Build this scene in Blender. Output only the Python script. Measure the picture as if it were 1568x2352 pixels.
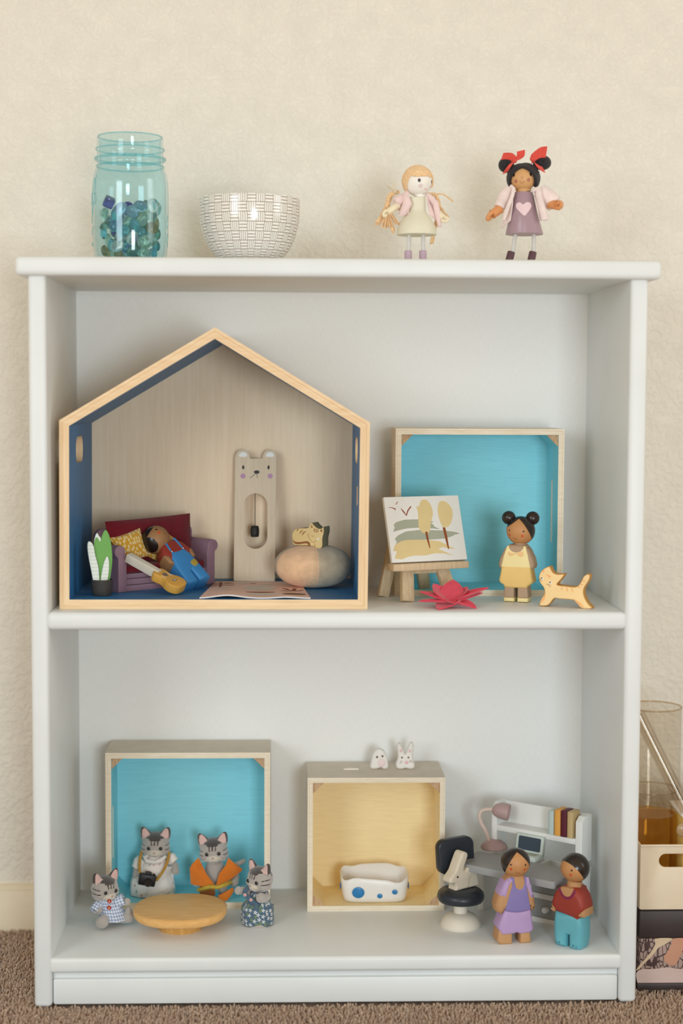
import bpy, bmesh, math, random
from mathutils import Vector as V, Matrix, Euler
from math import sin, cos, pi, sqrt, radians as rad

for _o in list(bpy.data.objects): bpy.data.objects.remove(_o)
scene = bpy.context.scene
COL = scene.collection
random.seed(7)

# ------------------------------------------------------------------ camera
F = 3700.0                                     # focal length in pixels of the 1568 x 2352 frame
CAM = V((-0.05051, -1.56604, 0.6053)); YAW, PITCH, ROLL = 0.03372, 0.07145, 0.00437
FW = V((sin(YAW)*cos(PITCH), cos(YAW)*cos(PITCH), -sin(PITCH)))
_r = V((cos(YAW), -sin(YAW), 0)); _u = _r.cross(FW)
RT = _r*cos(ROLL) + _u*sin(ROLL); UP = _u*cos(ROLL) - _r*sin(ROLL)
cd = bpy.data.cameras.new('camera'); cam = bpy.data.objects.new('camera', cd); COL.objects.link(cam)
cd.sensor_fit = 'VERTICAL'; cd.sensor_height = 36; cd.lens = 36*F/2352
cd.clip_start = .05
cam.matrix_world = Matrix(((RT.x, UP.x, -FW.x, CAM.x), (RT.y, UP.y, -FW.y, CAM.y), (RT.z, UP.z, -FW.z, CAM.z), (0, 0, 0, 1)))
cd.dof.use_dof = True; cd.dof.focus_distance = 1.675; cd.dof.aperture_fstop = 2.4
scene.camera = cam

# ------------------------------------------------------------------ world and lights
w = bpy.data.worlds.new('room_light'); scene.world = w; w.use_nodes = True
w.node_tree.nodes['Background'].inputs[0].default_value = (1.0, .80, .57, 1)
w.node_tree.nodes['Background'].inputs[1].default_value = .66
def area(name, loc, target, sx, sy, power, col):
    l = bpy.data.lights.new(name, 'AREA'); l.shape = 'RECTANGLE'; l.size = sx; l.size_y = sy; l.energy = power; l.color = col
    o = bpy.data.objects.new(name, l); COL.objects.link(o); o.location = loc
    o.rotation_euler = (V(target)-V(loc)).to_track_quat('-Z', 'Y').to_euler()
    return o
area('window_light_front', (.45, -2.60, .52), (.0, .1, .40), .5, .6, 25, (.78, .91, 1.0))
area('window_light_left', (-1.45, -2.15, 1.0), (0, .1, .50), .8, 1.1, 19, (.80, .92, 1.0))
area('window_light_right', (2.1, -.75, 1.15), (.0, .2, .55), .8, 1.0, 8.5, (.86, .95, 1.0))
scene.cycles.transparent_max_bounces = 40; scene.cycles.diffuse_bounces = 8
vs = scene.view_settings
vs.view_transform = 'Standard'; vs.look = 'None'; vs.exposure = 0.0; vs.gamma = 1.0; vs.use_curve_mapping = False

# ------------------------------------------------------------------ pixel helpers (photograph frame)
def ray(x, y): return FW + RT*((x-784)/F) - UP*((y-1176)/F)
def atY(x, y, Y): d = ray(x, y); return CAM + d*((Y-CAM.y)/d.y)
def atZ(x, y, Z): d = ray(x, y); return CAM + d*((Z-CAM.z)/d.z)
def scl(P): return (V(P)-CAM).dot(FW)/F        # metres per pixel at a point
def conv(ox, oy, k): return lambda pts: [(ox+x/k, oy+y/k) for x, y in pts]
def loc2(pts, ox, oy, s, a=0): c = cos(a); return [((x-ox)*s/c, (oy-y)*s) for x, y in pts]

# ------------------------------------------------------------------ materials
MATS = {}
def lin(c):
    if isinstance(c, str):
        c = [int(c[i:i+2], 16)/255 for i in (0, 2, 4)]
        c = [x/12.92 if x <= .04045 else ((x+.055)/1.055)**2.4 for x in c]
    return (c[0], c[1], c[2], 1)
class N:
    def __init__(s, name):
        s.m = bpy.data.materials.new(name); s.m.use_nodes = True; s.t = s.m.node_tree
        s.b = s.t.nodes['Principled BSDF']; s.L = s.t.links
    def n(s, typ, **kw):
        q = s.t.nodes.new('ShaderNode'+typ)
        for k, v in kw.items(): setattr(q, k, v)
        return q
    def set(s, node, **kw):
        for k, v in kw.items():
            i = node.inputs[k.replace('_', ' ')]
            if hasattr(v, 'is_linked'): s.L.new(v, i)
            else: i.default_value = v
        return node
    def math(s, op, a, b=None):
        q = s.n('Math', operation=op)
        for i, v in enumerate((a, b)):
            if v is None: continue
            if hasattr(v, 'is_linked'): s.L.new(v, q.inputs[i])
            else: q.inputs[i].default_value = v
        return q.outputs[0]
    def mix(s, fac, a, b):
        q = s.n('Mix', data_type='RGBA')
        for i, v in ((0, fac), (6, a), (7, b)):
            if hasattr(v, 'is_linked'): s.L.new(v, q.inputs[i])
            else: q.inputs[i].default_value = v
        return q.outputs[2]
    def coord(s, kind='Object', scale=(1, 1, 1)):
        t = s.n('TexCoord'); mp = s.n('Mapping'); s.L.new(t.outputs[kind], mp.inputs[0]); mp.inputs['Scale'].default_value = scale
        return mp.outputs[0]
    def noise(s, vec, scale, detail=3, rough=.5):
        q = s.n('TexNoise'); s.L.new(vec, q.inputs['Vector']); q.inputs['Scale'].default_value = scale
        q.inputs['Detail'].default_value = detail; q.inputs['Roughness'].default_value = rough
        return q.outputs['Fac']
    def ramp(s, fac, stops):
        q = s.n('ValToRGB'); s.L.new(fac, q.inputs[0]); e = q.color_ramp.elements
        while len(e) < len(stops): e.new(.5)
        for k, (p, c) in enumerate(stops): e[k].position = p; e[k].color = c
        return q.outputs[0]
    def bump(s, h, strength, dist=.001):
        q = s.n('Bump'); s.L.new(h, q.inputs['Height']); q.inputs['Strength'].default_value = strength; q.inputs['Distance'].default_value = dist
        s.L.new(q.outputs[0], s.b.inputs['Normal'])
    def out(s, col=None, rough=.5, coat=0, sheen=0, spec=.5):
        if col is not None:
            if hasattr(col, 'is_linked'): s.L.new(col, s.b.inputs['Base Color'])
            else: s.b.inputs['Base Color'].default_value = col
        s.b.inputs['Roughness'].default_value = rough; s.b.inputs['Coat Weight'].default_value = coat; s.b.inputs['Coat Roughness'].default_value = .2
        s.b.inputs['Sheen Weight'].default_value = sheen; s.b.inputs['Sheen Roughness'].default_value = .6; s.b.inputs['Specular IOR Level'].default_value = spec
        return s.m
def sc_(c, k): return (min(c[0]*k, 1), min(c[1]*k, 1), min(c[2]*k, 1), 1)

def P(name, col, rough=.5, var=.06, vscale=60, bump=0, bscale=400, coat=0, sheen=0, spec=.4):
    """painted / plain surface with slight tonal variation"""
    if name in MATS: return MATS[name]
    q = N(name); c = lin(col); v = q.coord(); n = q.noise(v, vscale, 4)
    colr = q.ramp(n, [(.3, sc_(c, 1-var)), (.7, sc_(c, 1+var))])
    if bump: q.bump(q.noise(v, bscale, 3), bump, .0006)
    MATS[name] = q.out(colr, rough, coat, sheen, spec); return MATS[name]
def WOOD(name, col, dark, axis=2, rough=.6, k=1.0, stretch=14, cont=(.35, .7)):
    if name in MATS: return MATS[name]
    q = N(name); s = [90*k]*3; s[axis] = 90*k/stretch; v = q.coord('Object', s)
    n = q.noise(v, 3.2, 5, .6); n2 = q.noise(v, 14, 3, .6)
    f = q.math('ADD', q.math('MULTIPLY', n, .7), q.math('MULTIPLY', n2, .3))
    colr = q.ramp(f, [(cont[0], lin(dark)), (cont[1], lin(col))])
    q.bump(n2, .12, .0004)
    MATS[name] = q.out(colr, rough, 0, 0, .3); return MATS[name]
def FABRIC(name, col, rough=.95, bs=1500, bump=.5, var=.1, sheen=.3):
    return P(name, col, rough, var, 120, bump, bs, 0, sheen, .1)
def GLASS(name, col, rough=.02, ior=1.45):
    if name in MATS: return MATS[name]
    q = N(name); q.b.inputs['Transmission Weight'].default_value = 1; q.b.inputs['IOR'].default_value = ior
    MATS[name] = q.out(lin(col), rough); return MATS[name]
def CLEAR(name, col, ior=1.45):
    """thin clear glass sheet: tinted see-through with a Fresnel reflection"""
    if name in MATS: return MATS[name]
    q = N(name); t = q.n('BsdfTransparent'); t.inputs[0].default_value = lin(col); g = q.n('BsdfGlossy'); g.inputs['Roughness'].default_value = .03
    lw = q.n('LayerWeight'); lw.inputs[0].default_value = .5; mx = q.n('MixShader')
    f0 = ((ior-1)/(ior+1))**2; k = q.math('MULTIPLY', q.math('POWER', lw.outputs['Facing'], 4.0), .55)
    q.L.new(q.math('ADD', k, f0), mx.inputs[0]); q.L.new(t.outputs[0], mx.inputs[1]); q.L.new(g.outputs[0], mx.inputs[2])
    q.L.new(mx.outputs[0], q.t.nodes['Material Output'].inputs[0]); MATS[name] = q.m; return q.m
def ATTR(name, rough=.95, bump=.5):
    """flocked toy fur: colours come from the coat pattern stored on the mesh"""
    if name in MATS: return MATS[name]
    q = N(name); a = q.n('Attribute', attribute_name='coat'); v = q.coord()
    n = q.noise(v, 300, 3); col = q.mix(q.math('MULTIPLY', n, .12), a.outputs[0], (.13, .12, .12, 1))
    q.bump(q.noise(v, 1800, 2), bump, .0006)
    MATS[name] = q.out(col, rough, 0, .6, .1); return MATS[name]

# ------------------------------------------------------------------ geometry
def cr(pts, n=5, closed=True):
    """Catmull-Rom smoothing of an outline or a path"""
    m = len(pts); out = []; P_ = [V(p) for p in pts]
    for i in range(m if closed else m-1):
        if closed: a, b, c, d = P_[i-1], P_[i], P_[(i+1) % m], P_[(i+2) % m]
        else: a, b, c, d = P_[max(i-1, 0)], P_[i], P_[i+1], P_[min(i+2, m-1)]
        for k in range(n):
            t = k/n
            out.append(tuple(.5*((2*b)+(c-a)*t+(2*a-5*b+4*c-d)*t*t+(3*b-a-3*c+d)*t**3)))
    if not closed: out.append(tuple(P_[-1]))
    return out
def rrect(x0, z0, x1, z1, r, n=5):
    o = []
    for cx, cz, a0 in ((x1-r, z0+r, -90), (x1-r, z1-r, 0), (x0+r, z1-r, 90), (x0+r, z0+r, 180)):
        for k in range(n+1): a = rad(a0+90*k/n); o.append((cx+r*cos(a), cz+r*sin(a)))
    return o
def oval(cx, cz, rx, rz, n=20, a=0):
    return [(cx+rx*cos(t)*cos(a)-rz*sin(t)*sin(a), cz+rx*cos(t)*sin(a)+rz*sin(t)*cos(a)) for t in [2*pi*k/n for k in range(n)]]
def earea(p): return sum(p[i-1][0]*p[i][1]-p[i][0]*p[i-1][1] for i in range(len(p)))/2
def stroke(path, wd):
    """flat brush stroke outline along a 2D path; wd is a width or a list of widths"""
    n = len(path); L, R = [], []
    for i, p in enumerate(path):
        a, b = path[max(i-1, 0)], path[min(i+1, n-1)]; d = V((b[0]-a[0], b[1]-a[1])).normalized()
        ww = (wd[i] if isinstance(wd, (list, tuple)) else wd)/2
        L.append((p[0]-d.y*ww, p[1]+d.x*ww)); R.append((p[0]+d.y*ww, p[1]-d.x*ww))
    return L+R[::-1]

class G:
    def __init__(s): s.v = []; s.f = []; s.m = []; s.uv = []
    def add(s, v, f, mi=0, M=None, uv=None):
        o = len(s.v)
        s.v += [tuple(M @ V(p)) for p in v] if M is not None else [tuple(p) for p in v]
        for k, q in enumerate(f):
            s.f.append([o+i for i in q]); s.m.append(mi[k] if isinstance(mi, list) else mi); s.uv.append(uv[k] if uv else None)
        return s
    def addbm(s, bm, mi=0, M=None):
        bm.verts.index_update(); s.add([v.co.copy() for v in bm.verts], [[v.index for v in f.verts] for f in bm.faces], mi, M); bm.free(); return s
    def box(s, c, size, b=0, mi=0, M=None, seg=2):
        bm = bmesh.new(); bmesh.ops.create_cube(bm, size=1)
        for v in bm.verts: v.co = V((v.co.x*size[0]+c[0], v.co.y*size[1]+c[1], v.co.z*size[2]+c[2]))
        if b: bmesh.ops.bevel(bm, geom=bm.edges[:], offset=b, segments=seg, profile=.5, affect='EDGES')
        return s.addbm(bm, mi, M)
    def lathe(s, prof, n=40, mi=0, M=None, ku=1.0, a0=pi/2, sweep=2*pi):
        v = []; f = []; uv = []; full = abs(sweep-2*pi) < 1e-6; cols = n if full else n+1
        for r, z in prof:
            for k in range(cols): a = a0+sweep*k/n; v.append((r*cos(a), r*sin(a), z))
        L = [0]
        for i in range(1, len(prof)): L.append(L[-1]+math.dist(prof[i], prof[i-1]))
        for i in range(len(prof)-1):
            for k in range(n):
                k2 = (k+1) % cols if full else k+1
                f.append([i*cols+k, i*cols+k2, (i+1)*cols+k2, (i+1)*cols+k])
                uv.append([(k/n*ku, L[i]), ((k+1)/n*ku, L[i]), ((k+1)/n*ku, L[i+1]), (k/n*ku, L[i+1])])
        return s.add(v, f, mi, M, uv)
    def loft(s, secs, n=28, p=2.0, mi=0, M=None, caps=True, wob=None):
        """stack of super-ellipses: (z, cx, cy, rx, ry)"""
        v = []; f = []; uv = []
        for j, q in enumerate(secs):
            z, cx, cy, rx, ry = q[:5]; pw = q[5] if len(q) > 5 else p
            for k in range(n):
                a = pi/2+2*pi*k/n; c_, s_ = cos(a), sin(a)
                x = math.copysign(abs(c_)**(2/pw), c_); y = math.copysign(abs(s_)**(2/pw), s_)
                m = 1+(wob(a, j) if wob else 0)
                v.append((cx+rx*x*m, cy+ry*y*m, z))
        per = 2*pi*max(q[3] for q in secs); L = [0]
        for j in range(1, len(secs)): L.append(L[-1]+abs(secs[j][0]-secs[j-1][0])+1e-5)
        for j in range(len(secs)-1):
            for k in range(n):
                k2 = (k+1) % n; f.append([j*n+k, j*n+k2, (j+1)*n+k2, (j+1)*n+k])
                uv.append([(k/n*per, L[j]), ((k+1)/n*per, L[j]), ((k+1)/n*per, L[j+1]), (k/n*per, L[j+1])])
        if caps:
            f.append(list(range(n))[::-1]); uv.append([(0, 0)]*n); f.append([(len(secs)-1)*n+k for k in range(n)]); uv.append([(0, 0)]*n)
        return s.add(v, f, mi, M, uv)
    def tube(s, pts, r, n=8, mi=0, M=None, closed=False, flat=1.0):
        P_ = [V(p) for p in pts]; m = len(P_); v = []; f = []; up = None
        for i in range(m):
            d = (P_[(i+1) % m]-P_[i-1]) if closed else (P_[min(i+1, m-1)]-P_[max(i-1, 0)])
            d = d.normalized() if d.length > 1e-9 else V((0, 0, 1))
            if up is None: up = d.orthogonal().normalized()
            up = (up-d*up.dot(d)); up = up.normalized() if up.length > 1e-6 else d.orthogonal().normalized()
            sd = d.cross(up); rr = r[i] if isinstance(r, (list, tuple)) else r
            for k in range(n): a = 2*pi*k/n; v.append(P_[i]+up*rr*cos(a)+sd*rr*sin(a)*flat)
        for i in range(m if closed else m-1):
            j = (i+1) % m
            for k in range(n): k2 = (k+1) % n; f.append([i*n+k, i*n+k2, j*n+k2, j*n+k])
        if not closed: f.append(list(range(n))[::-1]); f.append([(m-1)*n+k for k in range(n)])
        return s.add(v, f, mi, M)
    def ell(s, c, r, mi=0, M=None, u=24, w_=14):
        if not isinstance(r, (tuple, list)): r = (r, r, r)
        bm = bmesh.new(); bmesh.ops.create_uvsphere(bm, u_segments=u, v_segments=w_, radius=1)
        for v in bm.verts: v.co = V((v.co.x*r[0]+c[0], v.co.y*r[1]+c[1], v.co.z*r[2]+c[2]))
        return s.addbm(bm, mi, M)
    def slab(s, outl, t, b=0, y0=0, mi=0, M=None, res=2):
        """2D outline (x,z), first ring outer then holes, extruded from y0 to y0+t with rounded rims"""
        rings = [outl] if not isinstance(outl[0][0], (tuple, list)) else outl
        cu = bpy.data.curves.new('t', 'CURVE'); cu.dimensions = '2D'; cu.fill_mode = 'BOTH'
        cu.extrude = max(t/2-b, 0); cu.bevel_depth = b; cu.bevel_resolution = res; cu.offset = -b
        for i, ring in enumerate(rings):
            ring = [tuple(q[:2]) for q in ring]
            ccw = earea(ring) > 0
            if ccw != (i == 0): ring = ring[::-1]
            sp = cu.splines.new('POLY'); sp.points.add(len(ring)-1); sp.use_cyclic_u = True
            for q, p in zip(sp.points, ring): q.co = (p[0], p[1], 0, 1)
        ob = bpy.data.objects.new('t', cu); me = bpy.data.meshes.new_from_object(ob)
        bm = bmesh.new(); bm.from_mesh(me); bmesh.ops.remove_doubles(bm, verts=bm.verts[:], dist=1e-6)
        bmesh.ops.recalc_face_normals(bm, faces=bm.faces[:])
        for v in bm.verts: v.co = V((v.co.x, y0+t/2-v.co.z, v.co.y))
        bpy.data.objects.remove(ob); bpy.data.curves.remove(cu); bpy.data.meshes.remove(me)
        return s.addbm(bm, mi, M)
    def decal(s, outl, y0, mi=0, M=None): return s.slab(outl, .00016, 0, y0-.00013, mi, M)
    def capdisc(s, c, R, d, ang, mi=0, M=None, n=14, e=1.006, el=1.0):
        """round spot lying on a sphere"""
        d = V(d).normalized(); x = V((0, 0, 1)).cross(d); x = x.normalized() if x.length > 1e-4 else V((1, 0, 0)); z = d.cross(x)
        v = [V(c)+d*R*e]; f = []
        for j in (1, 2, 3):
            t = ang*j/3
            for k in range(n): a = 2*pi*k/n; q = (d*cos(t)+(x*cos(a)+z*sin(a)*el)*sin(t)).normalized(); v.append(V(c)+q*R*(e if j < 3 else 1.0))
        for k in range(n): f.append([0, 1+k, 1+(k+1) % n])
        for j in (0, 1):
            for k in range(n): k2 = (k+1) % n; f.append([1+j*n+k, 1+(j+1)*n+k, 1+(j+1)*n+k2, 1+j*n+k2])
        return s.add(v, f, mi, M)
    def spherecut(s, c, R, planes, mi=0, M=None, e=1.01):
        bm = bmesh.new(); bmesh.ops.create_uvsphere(bm, u_segments=56, v_segments=36, radius=R*e)
        for co, no in planes:
            bmesh.ops.bisect_plane(bm, geom=bm.verts[:]+bm.edges[:]+bm.faces[:], plane_co=V(co)*R, plane_no=V(no), clear_inner=True)
        for v in bm.verts: v.co += V(c)
        return s.addbm(bm, mi, M)
    def sheet(s, fn, nu, nv, t, mi=0, M=None):
        """thin curved sheet with thickness t; fn(u,v)->point"""
        pts = [[V(fn(i/nu, j/nv)) for i in range(nu+1)] for j in range(nv+1)]
        v = []; f = []; uv = []
        for side in (0, 1):
            for j in range(nv+1):
                for i in range(nu+1):
                    a = pts[j][min(i+1, nu)]-pts[j][max(i-1, 0)]; b = pts[min(j+1, nv)][i]-pts[max(j-1, 0)][i]
                    nn = a.cross(b); nn = nn.normalized() if nn.length > 1e-12 else V((0, 0, 1))
                    v.append(pts[j][i]+nn*(t/2 if side == 0 else -t/2))
        o = (nu+1)*(nv+1); I = lambda i, j, sd: sd*o+j*(nu+1)+i
        q4 = lambda i, j: [(i/nu, j/nv), ((i+1)/nu, j/nv), ((i+1)/nu, (j+1)/nv), (i/nu, (j+1)/nv)]
        for j in range(nv):
            for i in range(nu):
                f.append([I(i, j, 0), I(i+1, j, 0), I(i+1, j+1, 0), I(i, j+1, 0)]); uv.append(q4(i, j))
                f.append([I(i, j+1, 1), I(i+1, j+1, 1), I(i+1, j, 1), I(i, j, 1)]); uv.append(q4(i, j)[::-1])
        for i in range(nu):
            f.append([I(i+1, 0, 0), I(i, 0, 0), I(i, 0, 1), I(i+1, 0, 1)]); f.append([I(i, nv, 0), I(i+1, nv, 0), I(i+1, nv, 1), I(i, nv, 1)]); uv += [None, None]
        for j in range(nv):
            f.append([I(0, j, 0), I(0, j+1, 0), I(0, j+1, 1), I(0, j, 1)]); f.append([I(nu, j+1, 0), I(nu, j, 0), I(nu, j, 1), I(nu, j+1, 1)]); uv += [None, None]
        return s.add(v, f, mi, M, uv)
    def mesh(s, name):
        me = bpy.data.meshes.new(name); me.from_pydata(s.v, [], s.f); 
        if any(u for u in s.uv):
            l = me.uv_layers.new(name='UVMap').data; i = 0
            for q, u in zip(s.f, s.uv):
                for k in range(len(q)):
                    if u: l[i].uv = u[k]
                    i += 1
        me.polygons.foreach_set('material_index', s.m)
        return me
    def build(s, name, mat, parent=None, smooth=40, label=None, loc=None, rot=None):
        me = s.mesh(name)
        for m_ in (mat if isinstance(mat, (list, tuple)) else [mat]): me.materials.append(m_)
        return link(name, me, parent, smooth, label, loc, rot)
def link(name, me, parent=None, smooth=40, label=None, loc=None, rot=None):
    if smooth:
        me.shade_smooth(); me.set_sharp_from_angle(angle=rad(smooth))
    me.update()
    o = bpy.data.objects.new(name, me); COL.objects.link(o)
    if parent: o.parent = parent
    if label: o['label'] = label
    if loc is not None: o.location = loc
    if rot is not None: o.rotation_euler = rot
    return o
def tag(o, label=None, cat=None, group=None, kind=None):
    for k, v in (('label', label), ('category', cat), ('group', group), ('kind', kind)):
        if v: o[k] = v
    return o
def thing(name, label, cat, loc=(0, 0, 0), rz=0, group=None):
    o = bpy.data.objects.new(name, None); COL.objects.link(o); o.location = loc; o.rotation_euler = (0, 0, rz)
    o.empty_display_size = .01
    return tag(o, label, cat, group)
def fuse(g, voxel=.0007, smooth_it=4):
    """melt overlapping solids into one continuous skin"""
    me = g.mesh('t'); ob = bpy.data.objects.new('t', me); COL.objects.link(ob)
    r = ob.modifiers.new('r', 'REMESH'); r.mode = 'VOXEL'; r.voxel_size = voxel
    m = ob.modifiers.new('s', 'SMOOTH'); m.iterations = smooth_it; m.factor = .5
    dg = bpy.context.evaluated_depsgraph_get(); out = bpy.data.meshes.new_from_object(ob.evaluated_get(dg))
    bpy.data.objects.remove(ob); bpy.data.meshes.remove(me)
    return out
def cut(me, cutter):
    """saw the cutter out of a mesh"""
    a = bpy.data.objects.new('t', me); b = bpy.data.objects.new('t2', cutter.mesh('t2')); COL.objects.link(a); COL.objects.link(b)
    m = a.modifiers.new('b', 'BOOLEAN'); m.operation = 'DIFFERENCE'; m.object = b; m.solver = 'EXACT'
    dg = bpy.context.evaluated_depsgraph_get(); out = bpy.data.meshes.new_from_object(a.evaluated_get(dg))
    bpy.data.objects.remove(a); bpy.data.objects.remove(b)
    return out
def RZ(a): return Matrix.Rotation(a, 4, 'Z')
def RX(a): return Matrix.Rotation(a, 4, 'X')
def RY(a): return Matrix.Rotation(a, 4, 'Y')
def T(*p): return Matrix.Translation(V(p))
def frame(o, xa, ya, za):
    return Matrix(((xa.x, ya.x, za.x, o[0]), (xa.y, ya.y, za.y, o[1]), (xa.z, ya.z, za.z, o[2]), (0, 0, 0, 1)))
def facing(P_, up=V((0, 0, 1))):
    """rotation whose local -Y looks at the photographer"""
    y = (V(P_)-CAM).normalized(); x = y.cross(up).normalized(); z = x.cross(y)
    return frame((0, 0, 0), x, y, z)

# ================================================================== the room
def mat_wall():
    q = N('cream_wall_plaster'); v = q.coord(); n = q.noise(v, 150, 4, .55); n2 = q.noise(v, 40, 3)
    c = lin('e4dfd3'); col = q.ramp(n2, [(.3, sc_(c, .97)), (.7, sc_(c, 1.03))])
    q.bump(q.math('ADD', q.math('MULTIPLY', q.ramp(n, [(.42, (0, 0, 0, 1)), (.6, (1, 1, 1, 1))]), .7), n2), .40, .003)
    return q.out(col, .75, 0, 0, .25)
def mat_carpet():
    q = N('brown_carpet'); v = q.coord(); n = q.noise(v, 130, 4, .7); n2 = q.noise(v, 420, 3)
    col = q.ramp(q.math('ADD', q.math('MULTIPLY', n, .6), q.math('MULTIPLY', n2, .4)), [(.36, lin('a0836a')), (.52, lin('cfb196')), (.66, lin('e8d4ba'))])
    q.bump(n2, .8, .004); return q.out(col, 1, 0, .4, .05)
CARPET = mat_carpet()
WALLY = .247
g = G(); g.box((0, WALLY+.05, 1.2), (4.4, .1, 2.6)); tag(g.build('wall_back', mat_wall(), smooth=0), kind='structure')
g = G(); g.box((0, -.9, -.055), (4.4, 2.5, .1)); tag(g.build('floor', CARPET, smooth=0), kind='structure')
# baseboard with a moulded top
prof = [(0, -.006), (-.013, -.006), (-.013, .034), (-.0115, .036), (-.0115, .040), (-.009, .043), (-.009, .046), (-.005, .050), (0, .0505)]
g = G(); v = [(x, WALLY+y, z) for x in (-2.1, 2.1) for y, z in prof]; n = len(prof)
g.add(v, [[k, (k+1) % n, n+(k+1) % n, n+k] for k in range(n)]); tag(g.build('baseboard_back', P('baseboard_paint', 'e2d6bd', .5, .02)), kind='structure')
# carpet pile: looped tufts too many to count
def pile():
    v = []; f = []; rnd = random.Random(3)
    def patch(x0, x1, y0, y1, step, k_):
        y = y0
        while y < y1:
            x = x0
            while x < x1:
                if not (-.3 < x < .3 and y > .001):
                    cx, cy = x+rnd.uniform(-.5, .5)*step, y+rnd.uniform(-.5, .5)*step
                    h = rnd.uniform(.0045, .0085); dx, dy = rnd.uniform(-.0025, .0025)*k_, rnd.uniform(-.0025, .0025)*k_; o = len(v); r = rnd.uniform(.0010, .0016)*k_
                    for zz, rr, k in ((-.0055, r*.8, 0), (-.0055+h*.6, r, .5), (-.0055+h, r*.55, 1)):
                        for a in (0, 2.1, 4.2): v.append((cx+dx*k+rr*cos(a+k), cy+dy*k+rr*sin(a+k), zz))
                    for j in (0, 3):
                        for k in range(3): k2 = (k+1) % 3; f.append((o+j+k, o+j+k2, o+j+3+k2, o+j+3+k))
                    f.append((o+6, o+7, o+8))
                x += step
            y += step
    patch(-.47, .47, -.085, WALLY-.013, .0027, 1.0)
    patch(-.95, .95, -.62, -.085, .0052, 1.9); patch(-.95, -.47, -.085, WALLY-.013, .0052, 1.9); patch(.47, .95, -.085, WALLY-.013, .0052, 1.9)
    me = bpy.data.meshes.new('carpet_pile'); me.from_pydata(v, [], f); me.materials.append(CARPET)
    o = link('carpet_pile', me, None, 60); tag(o, 'brown looped carpet pile around the bookcase', 'carpet', None, 'stuff')
pile()

# ================================================================== bookcase
H_, TS, D_ = .3, .0175, .2249                    # half width, side thickness, inner depth
ZT, ZM, ZM0, ZB = .7197, .3946, .3768, .0493     # underside of top, middle shelf top / underside, bottom shelf top
ZTOP = .738
def mat_white():
    q = N('white_furniture_paint'); v = q.coord('Object', (300, 60, 30)); n = q.noise(v, 1.0, 3); v2 = q.coord(); n2 = q.noise(v2, 14, 4)
    c = lin('e0e4e4'); col = q.ramp(n2, [(.3, sc_(c, .975)), (.7, sc_(c, 1.02))])
    q.bump(n, .06, .001); return q.out(col, .42, 0, 0, .4)
WHITE = mat_white()
def mat_backpanel():
    q = N('grained_white_back_panel'); v = q.coord('Object', (1600, 200, 130)); n = q.noise(v, 1.0, 3, .7)
    c = lin('ededea'); col = q.ramp(n, [(.3, sc_(c, .95)), (.7, sc_(c, 1.03))]); q.bump(n, .22, .0008); return q.out(col, .6, 0, 0, .3)
bc = thing('bookcase', 'white painted two-shelf bookcase against the cream wall', 'bookcase')
for sx in (-1, 1):
    g = G(); g.box((sx*(H_-TS/2), .1165, ZT/2+.003), (TS, .233, ZT+.006), .0042, seg=3); g.build('side_panel', WHITE, bc)
g = G(); g.box((0, .115, (ZT+ZTOP)/2), (.622, .246, ZTOP-ZT), .005, seg=3); g.build('top_panel', WHITE, bc)
g = G(); g.box((0, .1135, (ZM+ZM0)/2), (.570, .226, ZM-ZM0), .0055, seg=3); g.build('shelf', WHITE, bc)
g = G(); g.box((0, .1135, ZB-.0075), (.570, .2265, .015), .0035, seg=3); g.build('shelf', WHITE, bc)
g = G(); g.box((0, .0115, .0145), (.564, .016, .0265), .0025, seg=2); g.box((0, .016, .0305), (.564, .016, .012)); g.build('kickboard', WHITE, bc)
g = G(); g.box((0, D_+.003, .375), (.590, .006, .69)); g.build('back_panel', mat_backpanel(), bc, smooth=0)

# ================================================================== toy boxes and house
def offset_poly(poly, d):
    n = len(poly); out = []
    for i in range(n):
        p0, p1, p2 = V(poly[i-1]), V(poly[i]), V(poly[(i+1) % n])
        e1 = (p1-p0).normalized(); e2 = (p2-p1).normalized(); n1 = V((-e1.y, e1.x)); n2 = V((-e2.y, e2.x))
        b = (n1+n2).normalized(); out.append(p1+b*(d/max(b.dot(n1), .2)))
    return out
def mitre_panel(poly, i, prof, mats):
    """panel i of a closed frame; prof = [(inset, y)] closed cross-section, mats = material of each of its faces"""
    g = G(); v = []
    n = len(prof)
    for d, y in prof:
        q = offset_poly(poly, d); v.append((q[i].x, y, q[i].y))
    for d, y in prof:
        q = offset_poly(poly, d); v.append((q[(i+1) % len(poly)].x, y, q[(i+1) % len(poly)].y))
    f = [[k, n+k, n+(k+1) % n, (k+1) % n] for k in range(n)]; m = list(mats)
    f += [list(range(n)), [n+k for k in range(n)][::-1]]; m += [0, 0]
    bm = bmesh.new(); bv = [bm.verts.new(p) for p in v]
    for q, mi in zip(f, m): bf = bm.faces.new([bv[k] for k in q]); bf.material_index = mi
    bmesh.ops.recalc_face_normals(bm, faces=bm.faces[:])
    me = bpy.data.meshes.new('p'); bm.to_mesh(me); bm.free(); return me
def wallprof(t, D):
    """ply edge with two fine grooves at the front rim"""
    pr = [(0, 0), (t*.30, -.0003), (t*.36, .00035), (t*.42, 0), (t*.66, 0), (t*.72, .0003), (t*.78, 0), (t, .0003), (t, D), (0, D)]
    return pr, [0, 0, 0, 0, 0, 0, 0, 1, 0, 0]
PLY = WOOD('birch_plywood', 'efe6d6', 'e0d2b8', 0, .6, 1.2, 10)
BLK = WOOD('rough_corner_wood', 'd6b896', 'a98563', 2, .8, 2.0, 4)
def paintwood(name, c):
    q = N(name); v = q.coord('Object', (20, 60, 400)); n = q.noise(v, 2, 4, .6); cc = lin(c)
    q.bump(n, .15, .0006); return q.out(q.ramp(n, [(.3, sc_(cc, .93)), (.7, sc_(cc, 1.05))]), .6, 0, 0, .25)
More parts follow.
